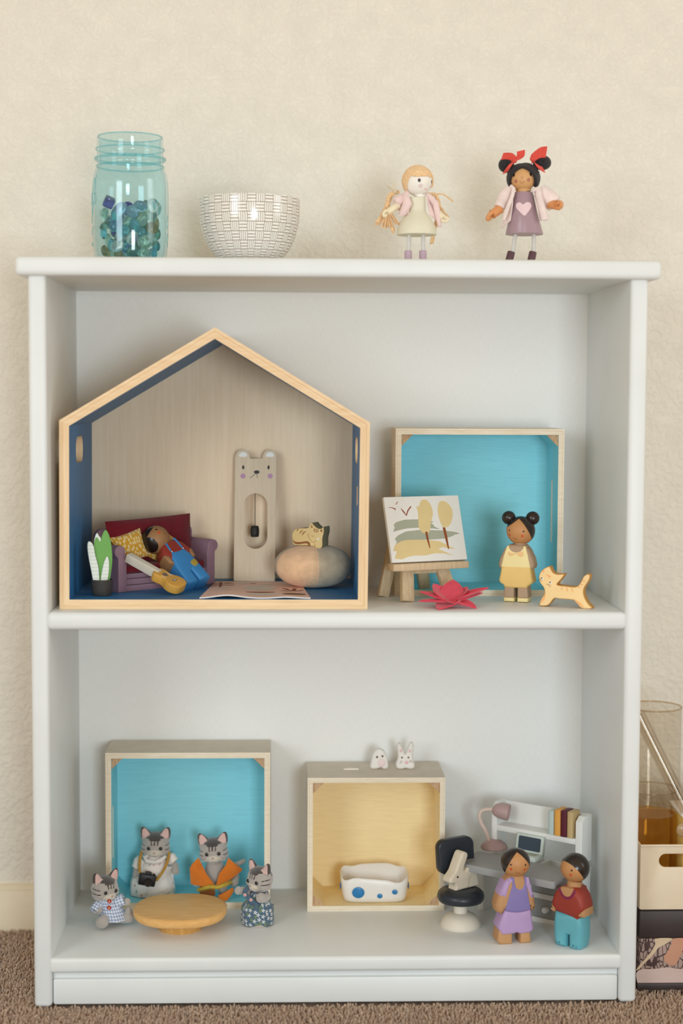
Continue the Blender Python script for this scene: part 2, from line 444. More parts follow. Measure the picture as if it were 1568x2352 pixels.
def tray_box(label, X0, X1, Y0, Z0, Z1, D, t, colmat, outmat, rz=0, slot=None, lean=0):
    W, Hh = X1-X0, Z1-Z0
    b = thing('toy_box', label, 'box', (X0, Y0, Z0), rz); b.rotation_euler[0] = lean
    poly = [(0, 0), (W, 0), (W, Hh), (0, Hh)]; pr, ms = wallprof(t, D); ms = ms[:]; ms[-1] = 2; ms[7] = 1
    for i in range(4):
        me = mitre_panel(poly, i, pr, ms)
        if slot and slot[0] == i:
            c = G(); x = W if i == 1 else 0
            c.add(*prism(rrect(slot[1], Hh*slot[2], slot[1]+.007, Hh*slot[3], .0034), x-.02, x+.02)); me = cut(me, c)
        for m_ in (PLY, colmat, outmat): me.materials.append(m_)
        link('side_panel', me, b, 30)
    g = G(); g.box((W/2, D-.002, Hh/2), (W-2*t+.001, .003, Hh-2*t+.001)); g.build('back_panel', colmat, b, 0)
    k = .0125
    for cx, cz, sx, sz in ((t, t, 1, 1), (W-t, t, -1, 1), (W-t, Hh-t, -1, -1), (t, Hh-t, 1, -1)):
        v = []; 
        for y in (.003, D-.004): v += [(cx, y, cz), (cx+sx*k, y, cz), (cx, y, cz+sz*k)]
        bm = bmesh.new(); bv = [bm.verts.new(p) for p in v]
        for q, mi in (([0, 1, 2], 0), ([3, 5, 4], 0), ([0, 3, 4, 1], 1), ([1, 4, 5, 2], 1), ([0, 2, 5, 3], 1)): bm.faces.new([bv[z] for z in q]).material_index = mi
        bmesh.ops.recalc_face_normals(bm, faces=bm.faces[:]); me = bpy.data.meshes.new('c'); bm.to_mesh(me); bm.free()
        me.materials.append(BLK); me.materials.append(colmat); link('corner_block', me, b, 0)
    return b
def prism(ring, x0, x1):
    """ring of (y,z) extruded along x"""
    n = len(ring); v = [(x0, y, z) for y, z in ring]+[(x1, y, z) for y, z in ring]
    f = [[k, (k+1) % n, n+(k+1) % n, n+k] for k in range(n)]+[list(range(n))[::-1], [n+k for k in range(n)]]
    return v, f
TEAL = paintwood('teal_box_paint', '8fd6e2'); YEL = paintwood('yellow_box_paint', 'f0dcab')
BOXOUT = P('grey_beige_box_paint', 'd8cebd', .7, .04)
tray_box('teal lined wooden box standing upright behind the easel', .0635, .2425, .131, ZM, ZM+.1775, .078, .0062, TEAL, PLY, slot=(1, .036, .30, .69))
tray_box('teal lined wooden box sheltering two grey cat figures', -.2462, -.0685, .156, ZB, ZB+.1715, .066, .0062, TEAL, BOXOUT, slot=(3, .012, .30, .64))
tray_box('yellow lined wooden box with a clay bed inside', -.0280, .1205, .143, ZB, ZB+.1465, .077, .0056, YEL, BOXOUT, slot=(1, .03, .48, .76))

# the house
PINE = WOOD('pine_wood', 'efd6b2', 'e0bf94', 2, .55, .9, 16); PINEX = WOOD('pine_wood_across', 'efd6b2', 'e0bf94', 0, .55, .9, 16)
BLUE = P('blue_house_paint', '3173a6', .5, .08, 40, .05, 300)
HY, HD, HT = .021, .192, .0096
hp = [(-.2748, ZM+.0002), (.0292, ZM+.0002), (.0308, .5800), (-.1215, .6725), (-.2738, .5810)]
house = thing('toy_house', 'large pine toy house with blue interior and open front', 'toy house', (0, HY, 0))
pr, ms = wallprof(HT, HD)
names = ['base_panel', 'wall_panel', 'roof_panel', 'roof_panel', 'wall_panel']
for i in range(5):
    me = mitre_panel(hp, i, pr, ms)
    if i in (1, 4):
        c = G(); x = .028 if i == 1 else -.272
        zz = ZM+.160
        c.add(*prism(rrect(.052, zz-.018, .108, zz+.009, .0130, 8), x-.03, x+.03))
        if i == 1: c.add(*prism(rrect(.040, ZM+.100, .058, ZM+.120, .003), x-.03, x+.03))
        me = cut(me, c)
    for m_ in (PINE if i in (1, 4) else PINEX, BLUE): me.materials.append(m_)
    link(names[i], me, house, 30)
g = G(); g.slab([(q.x, q.y) for q in offset_poly(hp, .004)], .004, 0, HD-.006)
g.build('back_panel', WOOD('birch_veneer_back', 'f2dcbf', 'e6cdac', 2, .6, .8, 18, (.3, .75)), house, 0)
ZH = ZM+.0098

# ================================================================== top of the bookcase
# ---- blue glass jar
JX, JY = -.2108, .100
jar = thing('glass_jar', 'blue glass screw-top jar half full of glass gems', 'jar', (JX, JY, ZTOP))
po = [(0, .0), (.030, .0), (.0335, .0012), (.0362, .006), (.0372, .014), (.0385, .03), (.0388, .070), (.0383, .083), (.0368, .0915), (.0345, .0975), (.0332, .101), (.0332, .1035),
      (.0352, .1055), (.0360, .107), (.0352, .1085), (.0335, .110), (.0335, .1148), (.0346, .116), (.0346, .1175), (.0335, .119), (.0333, .128), (.0326, .1297), (.0318, .1297)]
pi_ = [(.0310, .128), (.0308, .103), (.0322, .098), (.0345, .0915), (.0358, .083), (.0362, .070), (.0360, .03), (.0348, .014), (.033, .0075), (.028, .0045), (0, .0038)]
JG = CLEAR('blue_jar_glass', (.87, .968, .988), 1.5); JR = CLEAR('blue_jar_glass_thick', (.76, .93, .96), 1.5)
g = G(); g.lathe(po+pi_, 64); g.build('glass_body', JG, jar, 50)
for r_, z_, t_ in ((.0350, .107, .0016), (.0342, .1167, .0009), (.0322, .1293, .0008), (.0338, .0995, .0010), (.0335, .0022, .0016)):
    g = G(); g.tube([(r_*cos(t), r_*sin(t), z_) for t in [2*pi*k/64 for k in range(64)]], t_, 8, closed=True); g.build('glass_ring', JR, jar, 60)
# raised cursive moulding on the side of the glass
g = G()
def onjar(a, z): r = .0386; return (r*sin(a), -r*cos(a), z)
for path in ([(-1.30, .070), (-1.16, .078), (-1.05, .086), (-1.02, .080), (-1.12, .068), (-1.22, .056), (-1.28, .050)], [(-1.22, .062), (-1.08, .060), (-1.0, .064), (-1.02, .070), (-1.12, .070)],
             [(-.98, .088), (-.95, .086)], [(-1.42, .060), (-1.36, .072), (-1.33, .060), (-1.38, .048), (-1.44, .042)], [(-1.40, .030), (-1.30, .034), (-1.18, .038)], [(-1.48, .020), (-1.36, .022), (-1.30, .018)],
             [(1.36, .036), (1.34, .044), (1.42, .050)], [(1.40, .018), (1.34, .026), (1.40, .032)]):
    G().tube([onjar(a, z) for a, z in cr([(p[0], p[1]*1.0) for p in path], 4, False)], .0006, 6).build('raised_letter', JR, jar)
def GEM(name, c):
    q = N(name); q.b.inputs['Transmission Weight'].default_value = .85; q.b.inputs['IOR'].default_value = 1.4; MATS[name] = q.out(lin(c), .05, .4, 0, .5); return q.m
gemcols = [('clear', 'eef8f4', 20), ('teal', '6ccfdc', 18), ('pale green', 'c0e2d4', 20), ('dark green', '6fb3a6', 14), ('olive', 'b0ab7c', 7), ('cobalt blue', '3c58d0', 6), ('pale blue', 'b4dcf0', 12)]
rnd = random.Random(11); pts = []
tries = 0
while len(pts) < 96 and tries < 120000:
    tries += 1
    r = .0275*rnd.random()**.3; a = rnd.random()*2*pi; z = rnd.uniform(.0105, .066)
    if z > .0585+.006*cos(a-.3)*(r/.0275): continue
    p = V((r*cos(a), r*sin(a), z))
    if all((p-q).length > .0112 for q in pts): pts.append(p)
pts.sort(key=lambda p: p.z)
kinds = []
for nme, c, k in gemcols: kinds += [(nme, c)]*k
rnd.shuffle(kinds)
gm = {}
bm_ = G(); pf = [(0, -.0030), (.0045, -.0029), (.0066, -.0020), (.0072, -.0006), (.0068, .0010), (.0052, .0026), (.0028, .0035), (0, .0038)]
for p, (nme, c) in zip(pts, kinds):
    if nme not in gm:
        g = G(); g.lathe(pf, 20); me = g.mesh('glass_gem'); me.materials.append(GEM('gem_glass_'+nme.replace(' ', '_'), c)); me.shade_smooth(); gm[nme] = me
    o = bpy.data.objects.new('glass_gem', gm[nme]); COL.objects.link(o); o.location = (JX+p.x, JY+p.y, ZTOP+p.z)
    k = .85+.2*rnd.random(); o.scale = (k, k, k)
    out = V((p.x, p.y, 0)).normalized() if p.length else V((0, -1, 0))
    o.rotation_euler = (out+V((rnd.uniform(-.7, .7), rnd.uniform(-.7, .7), rnd.uniform(-.6, .6)))).to_track_quat('Z', 'Y').to_euler()
    tag(o, f'{nme} rounded glass gem among the gems in the blue jar', 'glass gem', 'glass gems in the jar')
g = G(); g.box((0, 0, 0), (.0105, .0105, .0105), .0016); o = g.build('glass_cube', GEM('gem_glass_violet', '5560a8'), None)
P_ = atY(250, 464, JY-.025); o.location = P_; o.rotation_euler = (.5, .4, .3); tag(o, 'violet blue glass cube resting on top of the gems in the jar', 'glass cube')

# ---- bowl with basket-weave print
def mat_bowl():
    q = N('basketweave_glaze'); t = q.n('UVMap'); sp = q.n('SeparateXYZ'); q.L.new(t.outputs[0], sp.inputs[0])
    nz = q.noise(q.coord('UV', (1, 30, 1)), 1.6, 2)
    u = q.math('ADD', q.math('MULTIPLY', sp.outputs[0], 36), q.math('MULTIPLY', nz, .35)); v = q.math('ADD', q.math('MULTIPLY', sp.outputs[1], 1/.0096), .12)
    par = q.math('MODULO', q.math('ADD', q.math('FLOOR', u), q.math('FLOOR', v)), 2.0)
    fu, fv = q.math('FRACT', u), q.math('FRACT', v)
    def line(x, k, w_): f = q.math('FRACT', q.math('MULTIPLY', x, k)); return q.math('GREATER_THAN', q.math('ABSOLUTE', q.math('SUBTRACT', f, .5)), .5-w_)
    a, b = line(fu, 4, .13), line(fv, 3, .14)
    m = q.math('ADD', q.math('MULTIPLY', par, a), q.math('MULTIPLY', q.math('SUBTRACT', 1.0, par), b))
    edge = q.math('MAXIMUM', line(fu, 1, .035), line(fv, 1, .03)); m = q.math('MAXIMUM', m, edge)
    n2 = q.noise(q.coord('UV', (40, 300, 1)), 3, 3)
    m = q.math('MULTIPLY', m, q.math('ADD', .45, q.math('MULTIPLY', n2, .7)))
    return q.out(q.mix(m, lin('ecebe5'), lin('77543b')), .14, .3, 0, .5)
bowl = thing('ceramic_bowl', 'white ceramic bowl printed with brown basket-weave lines', 'bowl', (-.0895, .100, ZTOP))
pb = [(0, 0), (.024, 0), (.0255, .001), (.026, .003), (.0335, .008), (.0405, .0165), (.0462, .028), (.0500, .041), (.0512, .052), (.0514, .0665), (.0509, .0682), (.0500, .0682)]
g = G(); g.lathe(cr([(a, b) for a, b in pb], 3, False), 72); g.build('outer_wall', mat_bowl(), bowl, 50)
g = G(); g.lathe([(.0500, .0682), (.0492, .066), (.049, .050), (.0475, .040), (.044, .028), (.038, .017), (.03, .009), (0, .006)], 64); g.build('inner_wall', P('bowl_inside_glaze', 'e4e2da', .15, .02, coat=.3), bowl, 50)

# ---- two jointed wooden dolls
SKINS = {}
def knit(name, c): return FABRIC(name, c, .95, 900, .9, .08, .4)
def rope_mat():
    q = N('woven_white_cord'); v = q.coord('Object', (1, 1, 1)); wv = q.n('TexWave', wave_type='BANDS', bands_direction='DIAGONAL'); q.L.new(v, wv.inputs[0]); wv.inputs['Scale'].default_value = 420
    q.bump(wv.outputs['Fac'], .8, .0006); return q.out(q.mix(wv.outputs['Fac'], lin('d9d4cd'), lin('f3f0ea')), .9, 0, .2, .1)
ROPE = rope_mat()
def at_local(x, y, Y, base): p = atY(x, y, Y); return p-V(base)
def hand(g, p, d, up, r=.0034):
    """small mitten hand: palm, gripping fingers and thumb around a hole"""
    d = V(d).normalized(); s = d.cross(V(up)).normalized()
    for a in range(-3, 5):
        t0 = rad(a*38); g.ell(V(p)+d*(r*1.0+r*cos(t0)*.9)+V(up)*(r*sin(t0)*.9), (r*.62, r*.75, r*.62), u=10, w_=7)
def jointed(name, label, Yd, base_px, s):
    b = atY(base_px[0], base_px[1], Yd); return thing(name, label, 'doll', (b.x, Yd, ZTOP), 0), V((b.x, Yd, ZTOP))

# blonde doll
k3 = conv(850, 360, 7.467); YB = .060
doll, B0 = jointed('jointed_doll', 'blonde doll with wool hair in a cream dress and pink cardigan', YB, (955, 590), 1); sB = scl(B0)
def L3(x, y, dy=0): q = k3([(x, y)])[0]; return at_local(q[0], q[1], YB+dy, B0)
hc = L3(815, 421); hr = 248/7.467*sB
SKN = P('pale_doll_face', 'eeeae2', .45, .02); 
M_ = facing(B0+hc).to_euler()
head = G().ell((0, 0, 0), hr, u=40, w_=28).build('head', SKN, doll, 60, loc=hc, rot=M_)
def fdir(dx, dy): q = 1-dx*dx-dy*dy; return V((dx, -sqrt(max(q, .0)), dy))
DK = P('dark_brown_print', '2e1b17', .35, 0); BLUSH = P('soft_blush_print', 'ddcccb', .6, 0); LIP = P('coral_mouth_print', 'd98f7b', .6, 0)
for dx, dy, el in ((.10, .07, 1.3), (.955, -.04, 1.3)): G().capdisc((0, 0, 0), hr, fdir(dx, dy), .11, el=1.2).build('eye', DK, head)
for dx, dy in ((.20, -.30), (.90, -.36)): G().capdisc((0, 0, 0), hr, fdir(dx, dy), .17).build('cheek', BLUSH, head)
G().ell(fdir(.60, -.12)*hr*1.01, .0011, u=12, w_=8).build('nose', SKN, head)
G().tube([fdir(x, y)*hr*1.004 for x, y in ((.46, -.50), (.52, -.55), (.60, -.56), (.68, -.51))], .00028, 5).build('mouth', LIP, head)
HAIRB = P('blonde_wool', 'edc898', .9, .14, 500, .6, 1400, 0, .3, .1)
g = G(); rnd = random.Random(5)
def hairline(t):  # strands start along the parting, swept to the left ponytail
    return t
pn = fdir(.25, .96)
for i in range(46):
    t = i/45; e = V((-.95+.25*t, .35-.75*t, -.50+.12*t)) if t > .45 else V((-.74-.2*t, -.42+.9*t, -.60))
    st = V((.30-.1*t, -.25+1.0*t, .92-.25*t)).normalized(); en = e.normalized(); mid = (st+en+V((-.15, -.35+.5*t, .25))).normalized()
    path = []
    for q in range(9):
        u_ = q/8; p = (st*(1-u_)**2+mid*2*u_*(1-u_)+en*u_**2).normalized(); path.append(p*hr*(1.05+.02*rnd.random()))
    g.tube(path, .00085, 6)
for i in range(30):                                             # right half swept over the far side
    t = i/29; st = V((.30-.1*t, -.25+1.0*t, .92-.25*t)).normalized(); en = V((.99, .05+.8*t, -.45)).normalized(); mid = (st+en+V((.2, 0, .3))).normalized()
    g.tube([(st*(1-u_)**2+mid*2*u_*(1-u_)+en*u_**2).normalized()*hr*1.05 for u_ in [q/7 for q in range(8)]], .00085, 6)
for i in range(26):                                             # fringe
    x = -.42+i/25*1.38; st = V((.28, -.35, .90)).normalized(); en = fdir(min(x, .93), .30+.05*rnd.random()-.25*max(0, x-.7)) if x*x+.12 < .98 else V((.9, -.1, .42))
    en = en.normalized(); g.tube([(st*(1-u_)+en*u_).normalized()*hr*(1.06) for u_ in [q/5 for q in range(6)]], .0008, 6)
g.spherecut((0, 0, 0), hr, [((0, .05, .10), (-.35, .85, .45))], e=1.02)
g.build('hair', HAIRB, head, 80)
def bunch(name, root_, pts_from, tips, n, r, mat, spread, seed):
    g = G(); rnd = random.Random(seed)
    for i in range(n):
        a = V(pts_from[0])+V((rnd.uniform(-1, 1), rnd.uniform(-1, 1), rnd.uniform(-1, 1)))*.0012
        e = V(tips[rnd.randrange(len(tips))])+V((rnd.uniform(-1, 1), rnd.uniform(-1, 1), rnd.uniform(-.6, .6)))*spread
        m = [V(p)+V((rnd.uniform(-1, 1), rnd.uniform(-1, 1), rnd.uniform(-1, 1)))*spread*.6 for p in pts_from[1:]]
        g.tube(cr([a]+m+[e], 4, False), r, 5)
    g.build(name, mat, root_, 80)
bunch('ponytail', doll, [L3(480, 600, .008), L3(350, 660, .01), L3(290, 850, .008)], [L3(130, 1150, .004), L3(220, 1220, .004), L3(300, 1220, .006), L3(400, 1290, .006), L3(460, 1150, .004)], 46, .0007, HAIRB, .0026, 2)
bunch('ponytail', doll, [L3(1000, 640, .008), L3(1120, 660, .010), L3(1180, 850, .012)], [L3(1290, 980, .012), L3(1320, 1030, .012), L3(1050, 1490, .012), L3(1240, 900, .012)], 16, .0007, HAIRB, .0018, 3)
bunch('loose_strand', doll, [L3(1060, 680, .008), L3(1150, 640, .009), L3(1260, 650, .009)], [L3(1420, 765, .009), L3(1390, 740, .009)], 4, .0006, HAIRB, .0006, 4)
RIB = P('cream_ribbon', 'd9cfb6', .7, .05, 200, .3, 1500)
g = G()
for A, Bq, Cq in ((L3(430, 590, .006), L3(270, 470, .004), L3(330, 560, .008)), (L3(430, 590, .006), L3(425, 420, .006), L3(360, 500, .008))):
    g.sheet(lambda u, v, A=A, Bq=Bq, Cq=Cq: A*(1-u)+(Bq*(1-v)+Cq*v)*u, 6, 4, .0004)
g.ell(L3(430, 600, .006), .0018, u=12, w_=8); g.build('hair_ribbon', RIB, doll)
g = G(); g.lathe([(0, L3(0, 690).z), (.0075, L3(0, 690).z), (.0084, L3(0, 705).z), (.0086, L3(0, 900).z), (.0094, L3(0, 950).z), (.0140, L3(0, 1040).z), (.0172, L3(0, 1130).z), (.0193, L3(0, 1220).z), (.0201, L3(0, 1330).z), (.0198, L3(0, 1338).z), (0, L3(0, 1340).z)][::-1], 48)
hx = L3(795, 1330); g.build('dress_body', P('cream_doll_dress', 'ddd9c3', .42, .03), doll, 35, loc=(hx.x, 0, 0))
g = G(); g.tube([L3(855, 640), L3(835, 700)], .0055, 14); g.build('neck', SKN, doll)
for (x0, y0, x1, y1, sx) in ((670, 1330, 655, 1640, 650), (905, 1350, 905, 1650, 902)):
    a, b_ = L3(x0, y0-60), L3(x1, y1); G().tube([a, a*.5+b_*.5, b_], .0021, 12).build('leg', ROPE, doll)
    c = L3(sx, 1610); g = G(); g.lathe([(0, 0), (.0036, 0), (.0038, .0005), (.0037, c.z-.0006), (.0032, c.z), (0, c.z)], 24); g.build('shoe', P('lilac_shoe', 'b9a0ae', .5, .04), doll, 35, loc=(c.x, 0, 0))
PINK = knit('pink_knit', 'e9cfcb')
g = G()
g.sheet(lambda u, v: L3(960+(60+190*v)*u**.8+v*60*(1-u), 670+u*40+v*(330+170*u), -.0035+.012*u+.003*sin(v*7)*u), 10, 12, .0010)
g.sheet(lambda u, v: L3(690-(30+240*u)*(1), 650+20*u+v*(330-60*u)+30*sin(u*6)*v, -.0075+.012*u), 10, 10, .0010)
g.tube([L3(640, 610, -.004), L3(600, 660, -.006), L3(640, 800, -.009), L3(560, 960, -.008), L3(500, 1000, -.006)], [.0022, .0036, .0048, .0038, .0022], 12)
g.tube([L3(560, 720, -.002), L3(480, 760, -.004), L3(425, 790, -.005)], [.0055, .0052, .0046], 14)
g.tube([L3(960, 640, -.002), L3(1010, 680, 0), L3(1120, 800, .001), L3(1160, 1000, .001), L3(1190, 1200, .001)], [.0016, .0028, .0034, .003, .0022], 12)
g.build('cardigan', PINK, doll, 70)
ARM = P('cream_doll_arm', 'e9ddbf', .4, .02)
g = G(); a, b_ = L3(480, 830, -.004), L3(290, 950, -.010); g.tube([a, a*.45+b_*.55, b_], [.0036, .0034, .0030], 14); hand(g, b_, (b_-a), (0, -.3, 1), .0026); g.build('arm', ARM, doll, 70)
g = G(); a, b_ = L3(1150, 950, .004), L3(1255, 1050, 0); g.tube([a, a*.45+b_*.55, b_], [.0032, .0031, .0028], 14); hand(g, b_, (b_-a), (1, 0, .6), .0026); g.build('arm', ARM, doll, 70)

# dark haired doll
k4 = conv(1100, 320, 7.467); YC = .060
doll, B0 = jointed('jointed_doll', 'black haired doll with red hair bows and a pink heart on her lilac dress', YC, (1205, 590), 1)
sB = scl(B0)
def L4(x, y, dy=0): q = k4([(x, y)])[0]; return at_local(q[0], q[1], YC+dy, B0)
hc = L4(748, 675); hr = 222/7.467*sB; M_ = facing(B0+hc).to_euler()
SKT = P('tan_doll_skin', 'cf9f6a', .45, .03)
head = G().ell((0, 0, 0), hr, u=40, w_=28).build('head', SKT, doll, 60, loc=hc, rot=M_)
BLK2 = P('warm_brown_blush', 'b07158', .6, 0)
for x, y in ((598, 613), (880, 605)): G().capdisc((0, 0, 0), hr, fdir((x-748)/222, (675-y)/222), .10, el=1.6).build('eye', DK, head)
for x, y in ((630, 717), (847, 695)): G().capdisc((0, 0, 0), hr, fdir((x-748)/222, (675-y)/222), .155).build('cheek', BLK2, head)
G().ell(fdir(-.03, .10)*hr*1.01, .0012, u=12, w_=8).build('nose', SKT, head)
G().tube([fdir((x-748)/222, (675-y)/222)*hr*1.004 for x, y in ((698, 710), (712, 735), (738, 746), (762, 736), (775, 712))], .00028, 5).build('mouth', BLK2, head)
HAIRK = P('black_wool_hair', '17131a', .55, .3, 900, .9, 1600, 0, .1, .4)
g = G(); rnd = random.Random(6)
for sx in (-1, 1):                                              # two swept halves leaving the face open
    for i in range(34):
        t = i/33; st = V((-.06, -.62+1.2*t, .90-.25*t)).normalized()
        en = (V((sx*.93, -.30+.9*t, -.45-.2*t)) if sx < 0 else V((.99, -.34+1.0*t, -.62))).normalized(); mid = (st+en+V((sx*.45, -.18*(1-t), .18))).normalized()
        g.tube([(st*(1-u_)**2+mid*2*u_*(1-u_)+en*u_**2).normalized()*hr*(1.05+(.13 if sx < 0 else .26)*sin(pi*u_*.75)*(.45+.55*t)+.012*rnd.random()) for u_ in [q/9 for q in range(10)]], .0015, 6)
g.spherecut((0, 0, 0), hr, [((0, .22, .1), (0, .92, .30))], e=1.10)
g.build('hair', HAIRK, head, 80)
for x, y, rx, rz in ((466, 442, 120, 116), (1078, 402, 142, 112)):
    g = G(); c = L4(x, y, .004); rr = rx/7.467*sB; rq = rz/7.467*sB
    for i in range(30):
        a0 = i/30*2*pi; g.tube([c+V((cos(a0+u_*.5)*rr*sin(u_*pi*.94+.1), -cos(u_*pi*.9+.15)*rr*.9, sin(a0+u_*.5)*rq*sin(u_*pi*.94+.1))) for u_ in [q/8 for q in range(9)]], .0012, 6)
    g.ell(c, (rr*.98, rr*.88, rq*.98)); g.build('hair_bun', HAIRK, doll, 80)
REDR = P('red_ribbon', 'd9483a', .6, .08, 300, .4, 1600, 0, .1)
def ribbon(g, path, wv, n=4):
    pts = cr([tuple(p) for p in path], n, False); m = len(pts)-1
    g.sheet(lambda u, v: V(pts[min(int(round(u*m)), m)])+V(wv)*(v-.5), m, 2, .0004)
g = G()
ribbon(g, [L4(450, 575, -.006), L4(490, 500, -.010), L4(560, 410, -.010), L4(620, 365, -.007)], (.0055, 0, .0030))
ribbon(g, [L4(620, 360, -.007), L4(560, 300, -.006), L4(480, 285, -.004), L4(395, 290, -.002)], (.002, -.003, .0062))
ribbon(g, [L4(610, 370, -.008), L4(690, 320, -.008), L4(715, 260, -.006), L4(715, 195, -.005)], (.0078, -.002, .0016))
g.ell(L4(612, 368, -.008), (.0022, .0018, .0024), u=12, w_=8)
g.build('hair_ribbon', REDR, doll, 60)
g = G()
ribbon(g, [L4(905, 330, -.007), L4(960, 420, -.010), L4(1040, 490, -.010), L4(1110, 525, -.006)], (-.0032, 0, .0056))
ribbon(g, [L4(905, 330, -.007), L4(985, 265, -.007), L4(1060, 225, -.006), L4(1155, 215, -.004)], (.001, -.003, .0105))
ribbon(g, [L4(900, 330, -.007), L4(915, 280, -.006), L4(932, 240, -.005)], (.0035, 0, .001))
g.ell(L4(905, 335, -.008), (.0022, .0018, .0024), u=12, w_=8)
g.build('hair_ribbon', REDR, doll, 60)
LIL = P('lilac_dress_paint', 'a58a94', .35, .03, coat=.15)
zt_, zb_ = L4(0, 905).z, L4(0, 1628).z; ax = L4(770, 0).x; axb = L4(795, 0).x
g = G(); g.loft([(zb_, axb, 0, .0186, .0186), (zb_+.0006, axb, 0, .0189, .0189), (zb_*.5+zt_*.5, (ax+axb)/2-.0002, 0, .0139, .0139), (zt_-.001, ax, 0, .0097, .0097), (zt_, ax, 0, .0090, .0090)], 48); g.build('dress_body', LIL, doll, 40)
def ondress(x, y):
    p = L4(x, y); t = (p.z-zb_)/(zt_-zb_); r = .0189+(.0097-.0189)*t; cx = axb+(ax-axb)*t; dx = (p.x-cx)*1.0; return V((p.x, -sqrt(max(r*r-dx*dx, 0))-.0002, p.z))
hpts = cr([(735, 1338), (640, 1240), (605, 1170), (625, 1115), (675, 1105), (722, 1143), (770, 1108), (830, 1105), (866, 1150), (850, 1210), (790, 1290)], 4)
g = G(); cpt = ondress(735, 1200); ring = [ondress(*p) for p in hpts]; ring2 = [ondress(735+(p[0]-735)*.5, 1200+(p[1]-1200)*.5) for p in hpts]; n = len(ring)
g.add([cpt]+ring2+ring, [[0, 1+(k+1) % n, 1+k] for k in range(n)]+[[1+k, 1+(k+1) % n, 1+n+(k+1) % n, 1+n+k] for k in range(n)]); g.build('heart_print', P('pale_pink_print', 'e6cbd0', .4, 0), doll, 60)
g = G(); g.tube([L4(755, 850), L4(765, 910)], .0075, 16); g.build('neck', SKT, doll)
WK = knit('pale_pink_knit', 'ead9d4')
g = G()
g.sheet(lambda u, v: L4(600-(40+190*v)*u-60*v*(1-u), 830+u*90+v*(560+50*u), -.010+.010*u+.0016*sin(v*9+u*4)), 10, 14, .0011)
g.sheet(lambda u, v: L4(930+(120+20*v)*u+110*v, 850+u*10+v*540, -.0098+.008*u+.0016*sin(v*8+u*5)-.003*v), 10, 14, .0011)
g.tube([L4(545, 800, -.006), L4(590, 850, -.009), L4(570, 960, -.011), L4(500, 1140, -.012), L4(420, 1380, -.010)], [.0018, .0022, .0020, .0022, .0018], 10)
g.tube([L4(910, 880, -.009), L4(1010, 850, -.009), L4(1020, 960, -.012), L4(1070, 1150, -.014), L4(1130, 1380, -.014)], [.0020, .0036, .0034, .0036, .0042], 12)
g.tube([L4(530, 860, 0), L4(440, 980, -.001), L4(345, 1170, -.003)], [.0060, .0072, .0056], 14)
g.tube([L4(1030, 880, 0), L4(1150, 990, -.002), L4(1300, 1110, -.005)], [.0075, .0095, .0085], 16)
g.build('cardigan', WK, doll, 70)
for (p0, p1, h) in ((L4(360, 1190, -.003), L4(235, 1280, -.006), (-1, 0, -.6)), (L4(1220, 1110, -.007), L4(1320, 1125, -.013), (1, -.3, -.2))):
    g = G(); g.tube([p0, p1], [.0050, .0044], 16); d = (p1-p0).normalized(); g.tube([p1, p1+d*.0008], [.0049, .0049], 16); hand(g, p1, d, (0.2, -.5, .8), .0036); g.build('arm', P('orange_tan_skin', 'd79560', .4, .03), doll, 60)
for (x0, y0, x1, y1, xs, xe) in ((625, 1600, 575, 1940, 555, 538), (940, 1600, 932, 1940, 925, 918)):
    a, b_ = L4(x0, y0), L4(x1, y1); G().tube([a, a*.5+b_*.5, b_], .0021, 12).build('leg', ROPE, doll)
    c = L4(xs, 1925); e = V((L4(xe, 0).x+(L4(xe, 0).x-c.x)*.5, 0, .0004)); g = G(); g.tube([e, e*.9+c*.1, e*.1+c*.9, c], [.0036, .0039, .0039, .0034], 24); g.build('shoe', P('plum_shoe', '5a3a40', .45, .05), doll, 35)

# ================================================================== inside the house
k6 = conv(440, 1020, 3.733); k5 = conv(180, 1170, 4.9)
# ---- bear pendulum clock
b = atZ(583, 1336, ZH); CB = V((b.x, b.y, ZH)); sC = scl(CB); LEAN = -.135
clock = thing('bear_clock', 'tall wooden bear shaped clock with a hanging pendulum', 'toy clock', CB); clock.rotation_euler = (LEAN, 0, .02)
def q6(pts): return loc2(k6(pts), 583, 1336, sC/cos(LEAN))
def ring_arc(cx, cy, r, a0, a1, n=10): return [(cx+r*cos(rad(a0+(a1-a0)*k/n)), cy-r*sin(rad(a0+(a1-a0)*k/n))) for k in range(n+1)]
body = [(362, 1166), (372, 125)]+ring_arc(437, 116, 62, 172, 10)+[(498, 122), (504, 131), (602, 129), (608, 122)]+ring_arc(668, 114, 60, 176, 6)+[(728, 125), (712, 1172), (704, 1180), (370, 1176)]
hole = [(442, 530)]+ring_arc(547, 530, 105, 180, 0, 16)+[(651, 530), (651, 800)]+ring_arc(546, 800, 105, 0, -180, 16)+[(441, 800)]
CLW = WOOD('pale_birch_clock', 'dccab2', 'cdb99d', 2, .6, 1.0, 14, (.3, .75))
g = G(); g.slab([q6(body), q6(hole)], .0055, .0005, -.00275); g.build('clock_case', CLW, clock, 30)
BLKP = P('black_print', '1c1716', .5, .05); WHP = P('white_print', 'e6e6e2', .6, 0); PUR = P('mauve_print', 'b58aa6', .6, 0)
Y0 = -.00275
for c in ((440, 97), (669, 97)): G().decal(q6(cr([(c[0]-31, c[1]+17), (c[0]-27, c[1]-8), (c[0]-8, c[1]-19), (c[0]+16, c[1]-19), (c[0]+30, c[1]-6), (c[0]+31, c[1]+17)], 3)), Y0).build('ear_print', WHP, clock, 0)
for c in ((442, 207), (657, 207)): G().decal(q6(oval(*c, 10, 18)), Y0).build('eye_print', BLKP, clock, 0)
for c in ((440, 281), (671, 281)): G().decal(q6(oval(*c, 22, 22)), Y0).build('cheek_print', PUR, clock, 0)
